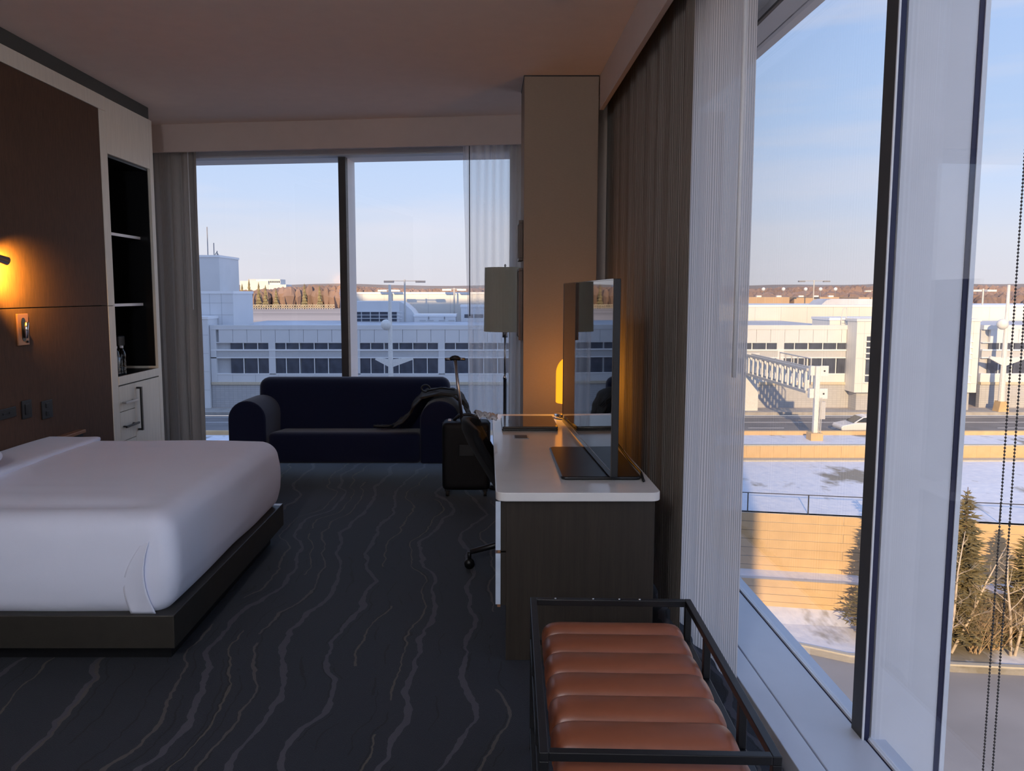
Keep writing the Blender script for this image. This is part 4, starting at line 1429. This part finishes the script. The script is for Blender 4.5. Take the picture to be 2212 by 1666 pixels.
# sign gantry across the road
ga = thing('sign_gantry', 'white steel truss sign gantry spanning the road', 'gantry', (24.55, 58.2, GZ))
B(-0.45, 0.45, -0.45, 0.45, 0.0, 0.55).build('footing', 'stone', ga)
B(-0.16, 0.16, -0.16, 0.16, 0.55, 5.55).build('column', 'polew', ga)
TY0, TY1 = 0.4, 15.0
zt_, zb_ = 5.25, 3.55
for x in (-0.55, 0.1):
    B(x - 0.10, x + 0.10, TY0, TY1, zt_ - 0.10, zt_ + 0.10).build('top_chord', 'galv', ga)
    B(x - 0.10, x + 0.10, TY0, TY1, zb_ - 0.10, zb_ + 0.10).build('bottom_chord', 'galv', ga)
for k in range(13):
    y = TY0 + 0.3 + k * 1.18
    B(-0.62, -0.48, y - 0.07, y + 0.07, zb_, zt_).build('upright', 'polew', ga)
    B(0.03, 0.17, y - 0.07, y + 0.07, zb_, zt_).build('upright', 'polew', ga)
for k in range(6):
    y = 2.4 + k * 1.3
    MB().tube([(0.5, y, 3.9), (0.5, y, 5.9)], 0.05, 6).build('catwalk_post', 'galv', ga)
MB().tube([(0.5, 2.4, 5.9), (0.5, 8.9, 5.9)], 0.05, 6).build('catwalk_rail', 'galv', ga)
for z in (zt_, zb_):
    B(0.16, 0.75, -0.2, 0.0, z - 0.42, z + 0.33).build('gusset_plate', 'polew', ga)
    MB().tube([(0.45, -0.22, z - 0.05), (0.45, -0.19, z - 0.05)], 0.07, 10).build('bolt', 'frame_dark', ga)
    B(-0.5, -0.18, 0.0, 0.4, z - 0.4, z + 0.3).build('end_plate', 'polew', ga)
B(0.25, 0.62, -0.25, 0.0, 1.6, 2.9).build('control_box', 'galv', ga)
for x in (0.2, 0.32):
    MB().tube([(x, -0.25, 0.2), (x, -0.25, 3.2)], 0.03, 6).build('conduit', 'galv', ga)
B(-0.6, 0.8, TY1 - 0.2, TY1 + 0.2, 0, 5.4).build('far_support', 'polew', ga)

# white car on the road
car = thing('car', 'white sedan driving on the road beyond the low tan wall', 'car', (28.4, 62.3, GZ - 0.35))
low = [(0.05, 0.32), (0.0, 0.55), (0.12, 0.72), (1.1, 0.92), (3.6, 0.95), (4.4, 0.93), (4.55, 0.70), (4.5, 0.35)]
MB().prism(low, 0.0, 1.78, 'y').build('body', 'carp', car, bevel=0.08, seg=3)
MB().prism([(1.05, 0.92), (1.75, 1.36), (2.3, 1.45), (3.1, 1.42), (3.95, 0.95)], 0.12, 1.66, 'y').build('cabin', 'carp', car, bevel=0.06, seg=3)
MB().prism([(1.25, 0.97), (1.80, 1.33), (2.28, 1.39), (2.28, 0.97)], 0.10, 0.13, 'y').build('side_window', 'cargl', car)
MB().prism([(2.36, 0.97), (2.36, 1.39), (3.05, 1.36), (3.65, 0.98)], 0.10, 0.13, 'y').build('side_window', 'cargl', car)
MB().add([(1.04, 0.2, 0.95), (1.04, 1.58, 0.95), (1.73, 1.5, 1.38), (1.73, 0.28, 1.38), (1.10, 0.2, 0.93), (1.10, 1.58, 0.93), (1.78, 1.5, 1.35), (1.78, 0.28, 1.35)], [(0, 1, 2, 3), (7, 6, 5, 4), (0, 3, 7, 4), (1, 5, 6, 2), (3, 2, 6, 7), (0, 4, 5, 1)]).build('windscreen', 'cargl', car)
for x in (0.85, 3.6):
    for y in (0.02, 1.60):
        MB().tube([(x, y, 0.32), (x, y + 0.16, 0.32)], 0.32, 16).build('wheel', 'tire', car, smooth=False)

hy = thing('fire_hydrant', 'red fire hydrant at the foot of the terminal wall', 'hydrant', (25.4, 74.0, GZ))
MB().lathe([(0.22, 0), (0.22, 0.08), (0.14, 0.1), (0.14, 0.6), (0.18, 0.62), (0.17, 0.75), (0.06, 0.86)], n=14).build('barrel', 'hydrant', hy, smooth=True)
MB().tube([(-0.26, 0, 0.48), (0.26, 0, 0.48)], 0.07, 10).build('nozzle', 'hydrant', hy, smooth=True)

# ================================================================ parking ramp, far land
for i, (x0, x1, z1, lab) in enumerate(((46, 57.4, 0.95, 'tan parking ramp wall left of the far conifers'), (58.3, 66.8, 0.95, 'tan parking ramp wall behind the rounded skylight'), (70.5, 92, 0.9, 'tan parking ramp wall behind the dark mullion'))):
    rp = thing('parking_ramp', lab, 'building', (x0, 150, -9.3))
    B(0, x1 - x0, 0, 20, 0, z1 + 9.3).build('wall', 'tanb', rp)
    n_ = int((x1 - x0) / 1.6)
    for k in range(n_):
        B(0.3 + k * 1.6, 0.36 + k * 1.6, -0.05, 0, 7.2, z1 + 9.3).build('rib', 'ledge', rp)
    for k in range(3):
        xx = (k + 0.5) * (x1 - x0) / 3
        B(xx - 0.5, xx + 0.4, 0.1, 0.6, z1 + 9.3, z1 + 9.62).build('roof_unit', 'trimw', rp)
        MB().tube([(xx + 0.8, 0.3, z1 + 9.3), (xx + 0.8, 0.3, z1 + 10.6)], 0.05, 6).build('lamp_post', 'mast', rp)
        MB().sphere((xx + 0.8, 0.3, z1 + 10.8), 0.36, 8, 6).build('lamp_globe', 'trimw', rp, smooth=True)

fp = thing('perimeter_fence', 'far pale barrier fence before the bare woodland', 'fence', (-190, 560, -9.3))
for k in range(48):
    B(k * 1.7, k * 1.7 + 0.5, 0, 0.3, 0, 3.0).build('post', 'curb', fp)
B(0, 82, 0, 0.3, 2.6, 3.2).build('rail', 'curb', fp)
B(0, 82, 0, 0.3, 1.1, 1.5).build('rail', 'curb', fp)
of = thing('office_building', 'far cream office block rising above the conifers', 'building', (-240, 770, -9.3))
of.scale = (1.24, 1.24, 1.13)
B(0, 22, 0, 18, 0, 20.6).build('main_block', 'panel2', of)
B(12, 31, 2, 18, 0, 22.0).build('upper_block', 'panel2', of)
B(22.1, 36, 0, 18, 0, 17.5).build('side_wing', 'panel', of)
B(5, 11.9, 4, 16, 20.6, 22.2).build('roof_plant', 'band', of)
for k in range(6):
    B(21.5 + k * 1.6, 22.6 + k * 1.6, 1.95, 2.0, 19.0, 20.6).build('window_pane', 'pane', of)


def woods(name, label, m, xr, yr, n, hr, z0, wr=(0.35, 0.55), seed=1):
    rd = random.Random(seed)
    mb = MB()
    for i in range(n):
        x = rd.uniform(*xr)
        y = rd.uniform(*yr)
        h = rd.uniform(*hr) * (0.85 + 0.25 * nz(x * 0.012, seed))
        r = h * rd.uniform(*wr)
        b = z0
        k = 6
        a0 = rd.random() * 6
        vs = [(x + r * 0.45 * math.cos(a0 + 6.283 * j / k), y + r * 0.45 * math.sin(a0 + 6.283 * j / k), b) for j in range(k)]
        vs += [(x + r * rd.uniform(0.8, 1.1) * math.cos(a0 + 6.283 * j / k), y + r * math.sin(a0 + 6.283 * j / k), b + h * rd.uniform(0.5, 0.68)) for j in range(k)]
        vs += [(x + r * 0.55 * math.cos(a0 + 6.283 * j / k), y + r * 0.55 * math.sin(a0 + 6.283 * j / k), b + h * rd.uniform(0.82, 0.95)) for j in range(k)]
        vs += [(x, y, b + h)]
        fs = []
        for q in range(2):
            fs += [(q * k + j, q * k + (j + 1) % k, (q + 1) * k + (j + 1) % k, (q + 1) * k + j) for j in range(k)]
        fs += [(2 * k + j, 2 * k + (j + 1) % k, 3 * k) for j in range(k)]
        mb.add(vs, fs)
    o = mb.build(name, m, fix=False)
    return tag(o, label, 'woodland', None, 'stuff')


woods('woodland', 'reddish-brown bare woodland along the far horizon', 'fartree', (-330, 420), (600, 760), 6500, (14, 19.0), -9.3, wr=(0.2, 0.42), seed=3)
woods('woodland', 'brown bare trees rising behind the parking ramp', 'fartree', (60, 330), (330, 420), 1500, (11, 14.5), -9.3, wr=(0.2, 0.42), seed=5)
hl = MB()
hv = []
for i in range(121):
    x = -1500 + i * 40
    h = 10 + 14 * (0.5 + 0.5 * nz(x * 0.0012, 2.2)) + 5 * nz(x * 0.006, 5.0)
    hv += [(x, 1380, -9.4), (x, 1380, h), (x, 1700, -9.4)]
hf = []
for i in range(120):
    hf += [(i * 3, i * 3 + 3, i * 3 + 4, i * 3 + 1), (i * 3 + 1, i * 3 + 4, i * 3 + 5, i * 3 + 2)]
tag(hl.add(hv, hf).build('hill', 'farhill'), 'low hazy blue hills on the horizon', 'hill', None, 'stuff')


# ================================================================ trees near the street
def spruce_mesh(h, r, seed):
    rd = random.Random(seed)
    mb = MB()
    lv = int(h * 5.0)
    for i in range(lv):
        t = i / lv
        z = h * (0.06 + 0.92 * t)
        rr = r * (1 - t) ** 0.85 * rd.uniform(0.5, 1.25) + 0.12
        nb = max(5, int(15 * (1 - t) + 5))
        a0 = rd.random() * 6
        for k in range(nb):
            a = a0 + 6.283 * k / nb + rd.uniform(-0.2, 0.2)
            ln = rr * rd.uniform(0.7, 1.15)
            dr = -0.10 * ln + rd.uniform(-0.12, 0.14) * ln
            ca, sa = math.cos(a), math.sin(a)
            m_ = max(2, int(ln * 5))
            for q in range(m_):
                f0 = (q + 0.2) / m_
                px, py, pz = ca * ln * f0, sa * ln * f0, z + dr * f0
                w = (0.10 + 0.16 * (1 - f0)) * (0.6 + 0.5 * (1 - t))
                lq = ln / m_ * 1.9
                for s_ in (-1, 1):
                    b = a + s_ * rd.uniform(0.35, 0.95)
                    ex, ey, ez = px + math.cos(b) * lq, py + math.sin(b) * lq, pz + rd.uniform(-0.10, 0.12)
                    nx_, ny_ = -math.sin(b) * w * 0.4, math.cos(b) * w * 0.4
                    mb.add([(px - nx_, py - ny_, pz), (px + nx_, py + ny_, pz + 0.03), (ex, ey, ez), (px, py, pz - w * 0.5)], [(0, 1, 2), (0, 2, 3), (1, 3, 2)])
    return mb


def spruce(label, x, y, z, h, r, seed):
    t = thing('spruce_tree', label, 'tree', (x, y, z), 0, None)
    MB().tube([(0, 0, 0), (0.02, 0, h * 0.5), (0, 0, h * 0.99)], [0.13, 0.08, 0.015], 7).build('trunk', 'trunk', t)
    tag(spruce_mesh(h, r, seed).build('foliage', 'conifer', t, fix=False), kind='stuff')
    return t


spruce('pointed spruce standing beside the white-barked birch', 22.7, 36.4, -15.15, 7.75, 1.5, 11)
spruce('spruce growing by the street bank behind the dark mullion', 19.4, 37.2, -15.1, 7.2, 1.4, 12)
spruce('spruce growing next to the wide pale fin', 20.9, 36.9, -15.1, 7.6, 1.3, 13)
spruce('bushy spruce beyond the bead chain at the edge of the window', 25.7, 36.2, -15.1, 5.8, 1.6, 14)


def branch(mb, p, d, ln, r, depth, rd, spread=0.55):
    p = Vector(p)
    d = Vector(d).normalized()
    pts = [p]
    q = p.copy()
    dd = d.copy()
    for i in range(4):
        dd = (dd + Vector((rd.uniform(-1, 1), rd.uniform(-1, 1), rd.uniform(-0.4, 0.8))) * 0.14).normalized()
        q = q + dd * ln / 4
        pts.append(q.copy())
    rs = [r * (1 - 0.16 * i) for i in range(5)]
    mb.tube(pts, rs, 5 if depth > 1 else 3, cap=False)
    if depth <= 0:
        return
    for k in range(3 + (depth > 1)):
        i = rd.choice((1, 2, 3, 4, 4))
        nd = (dd + Vector((rd.uniform(-1, 1), rd.uniform(-1, 1), rd.uniform(-0.15, 0.6))) * spread * 1.5).normalized()
        branch(mb, pts[i], nd, ln * rd.uniform(0.5, 0.72), rs[i] * 0.6, depth - 1, rd, spread)


def birch(label, x, y, z, stems, seed):
    rd = random.Random(seed)
    t = thing('birch_tree', label, 'tree', (x, y, z))
    for (dx, dy, lx, ly, h) in stems:
        a = Vector((dx, dy, 0))
        b = a + Vector((lx, ly, h))
        mb = MB()
        m1 = a.lerp(b, 0.33) + Vector((0.08, 0.05, 0))
        m2 = a.lerp(b, 0.66) + Vector((-0.05, 0.02, 0))
        mb.tube([a, m1, m2, b], [0.075, 0.06, 0.04, 0.012], 7)
        mb.build('stem', 'bark', t, smooth=True)
        bm_ = MB()
        for k in range(9):
            f = 0.25 + 0.72 * k / 9
            pt = a.lerp(b, f)
            an = rd.uniform(0, 6.28)
            branch(bm_, pt, (math.cos(an), math.sin(an), 0.75), h * 0.26 * (1.15 - f), 0.03 * (1.1 - f) + 0.006, 2, rd)
        tag(bm_.build('branches', 'bark', t, fix=False), kind='stuff')
    return t


birch('white-barked leaning birch clump with bare branches', 21.62, 35.45, -15.25, ((0, 0, 0.55, 0.1, 5.9), (0.25, 0.1, 2.5, 0.4, 5.0), (-0.2, 0, -0.5, 0.2, 4.2)), 21)
birch('second bare birch beyond the bead chain near the bushy spruce', 24.5, 35.3, -15.25, ((0, 0, -0.4, 0.1, 5.2), (0.2, 0, 0.9, 0.3, 4.3)), 22)


def shrub(label, x, y, z, h, n, seed, m='twig'):
    rd = random.Random(seed)
    t = thing('bare_shrub', label, 'shrub', (x, y, z))
    mb = MB()
    for k in range(n):
        an = rd.uniform(0, 6.28)
        sp_ = rd.uniform(0.1, 0.9)
        branch(mb, (rd.uniform(-0.3, 0.3), rd.uniform(-0.3, 0.3), 0), (math.cos(an) * sp_, math.sin(an) * sp_, 1), h * rd.uniform(0.4, 0.6), 0.030, 3, rd, 0.75)
    tag(mb.build('twigs', m, t, fix=False), kind='stuff')
    return t


shrub('brown leafless shrub at the foot of the pointed spruce', 22.9, 35.6, -15.2, 3.6, 16, 31)
shrub('brown leafless shrub between the two birches', 24.0, 35.9, -15.2, 3.2, 16, 32)
shrub('brown leafless shrub by the pale fin beside the birch clump', 21.0, 36.3, -15.2, 3.8, 16, 33)
shrub('thin bare shrub before the lower retaining wall', 18.2, 36.2, -15.2, 2.0, 6, 34)
shrub('brown leafless shrub under the bushy spruce', 26.0, 35.6, -15.2, 3.0, 14, 35)
# conifers before the far office building
pm = None
for i, (x, y, h, lab) in enumerate(((-183, 568, 19, 0), (-177, 572, 17, 0), (-171, 569, 20, 0), (-165, 572, 18, 0), (-159, 568, 16, 0), (-132, 572, 17, 0), (-121, 572, 16, 0), (-152, 570, 14, 0))):
    t = thing('far_conifer', 'dark conifer standing before the far cream office block', 'tree', (x, y, -9.3), 0, 'conifers by the far office block')
    MB().tube([(0, 0, 0), (0, 0, h)], [0.4, 0.05], 6).build('trunk', 'trunk', t)
    mb = MB()
    for k in range(7):
        z = h * (0.1 + 0.125 * k)
        r = 3.1 * (1 - k / 8.2)
        n_ = 9
        vs = [(r * (1 if j % 2 else 0.75) * math.cos(6.283 * j / n_ + k), r * (1 if j % 2 else 0.75) * math.sin(6.283 * j / n_ + k), z) for j in range(n_)] + [(0, 0, z + h * 0.24)]
        mb.add(vs, [(j, (j + 1) % n_, n_) for j in range(n_)])
    mb.build('foliage', 'conifer', t, fix=False)
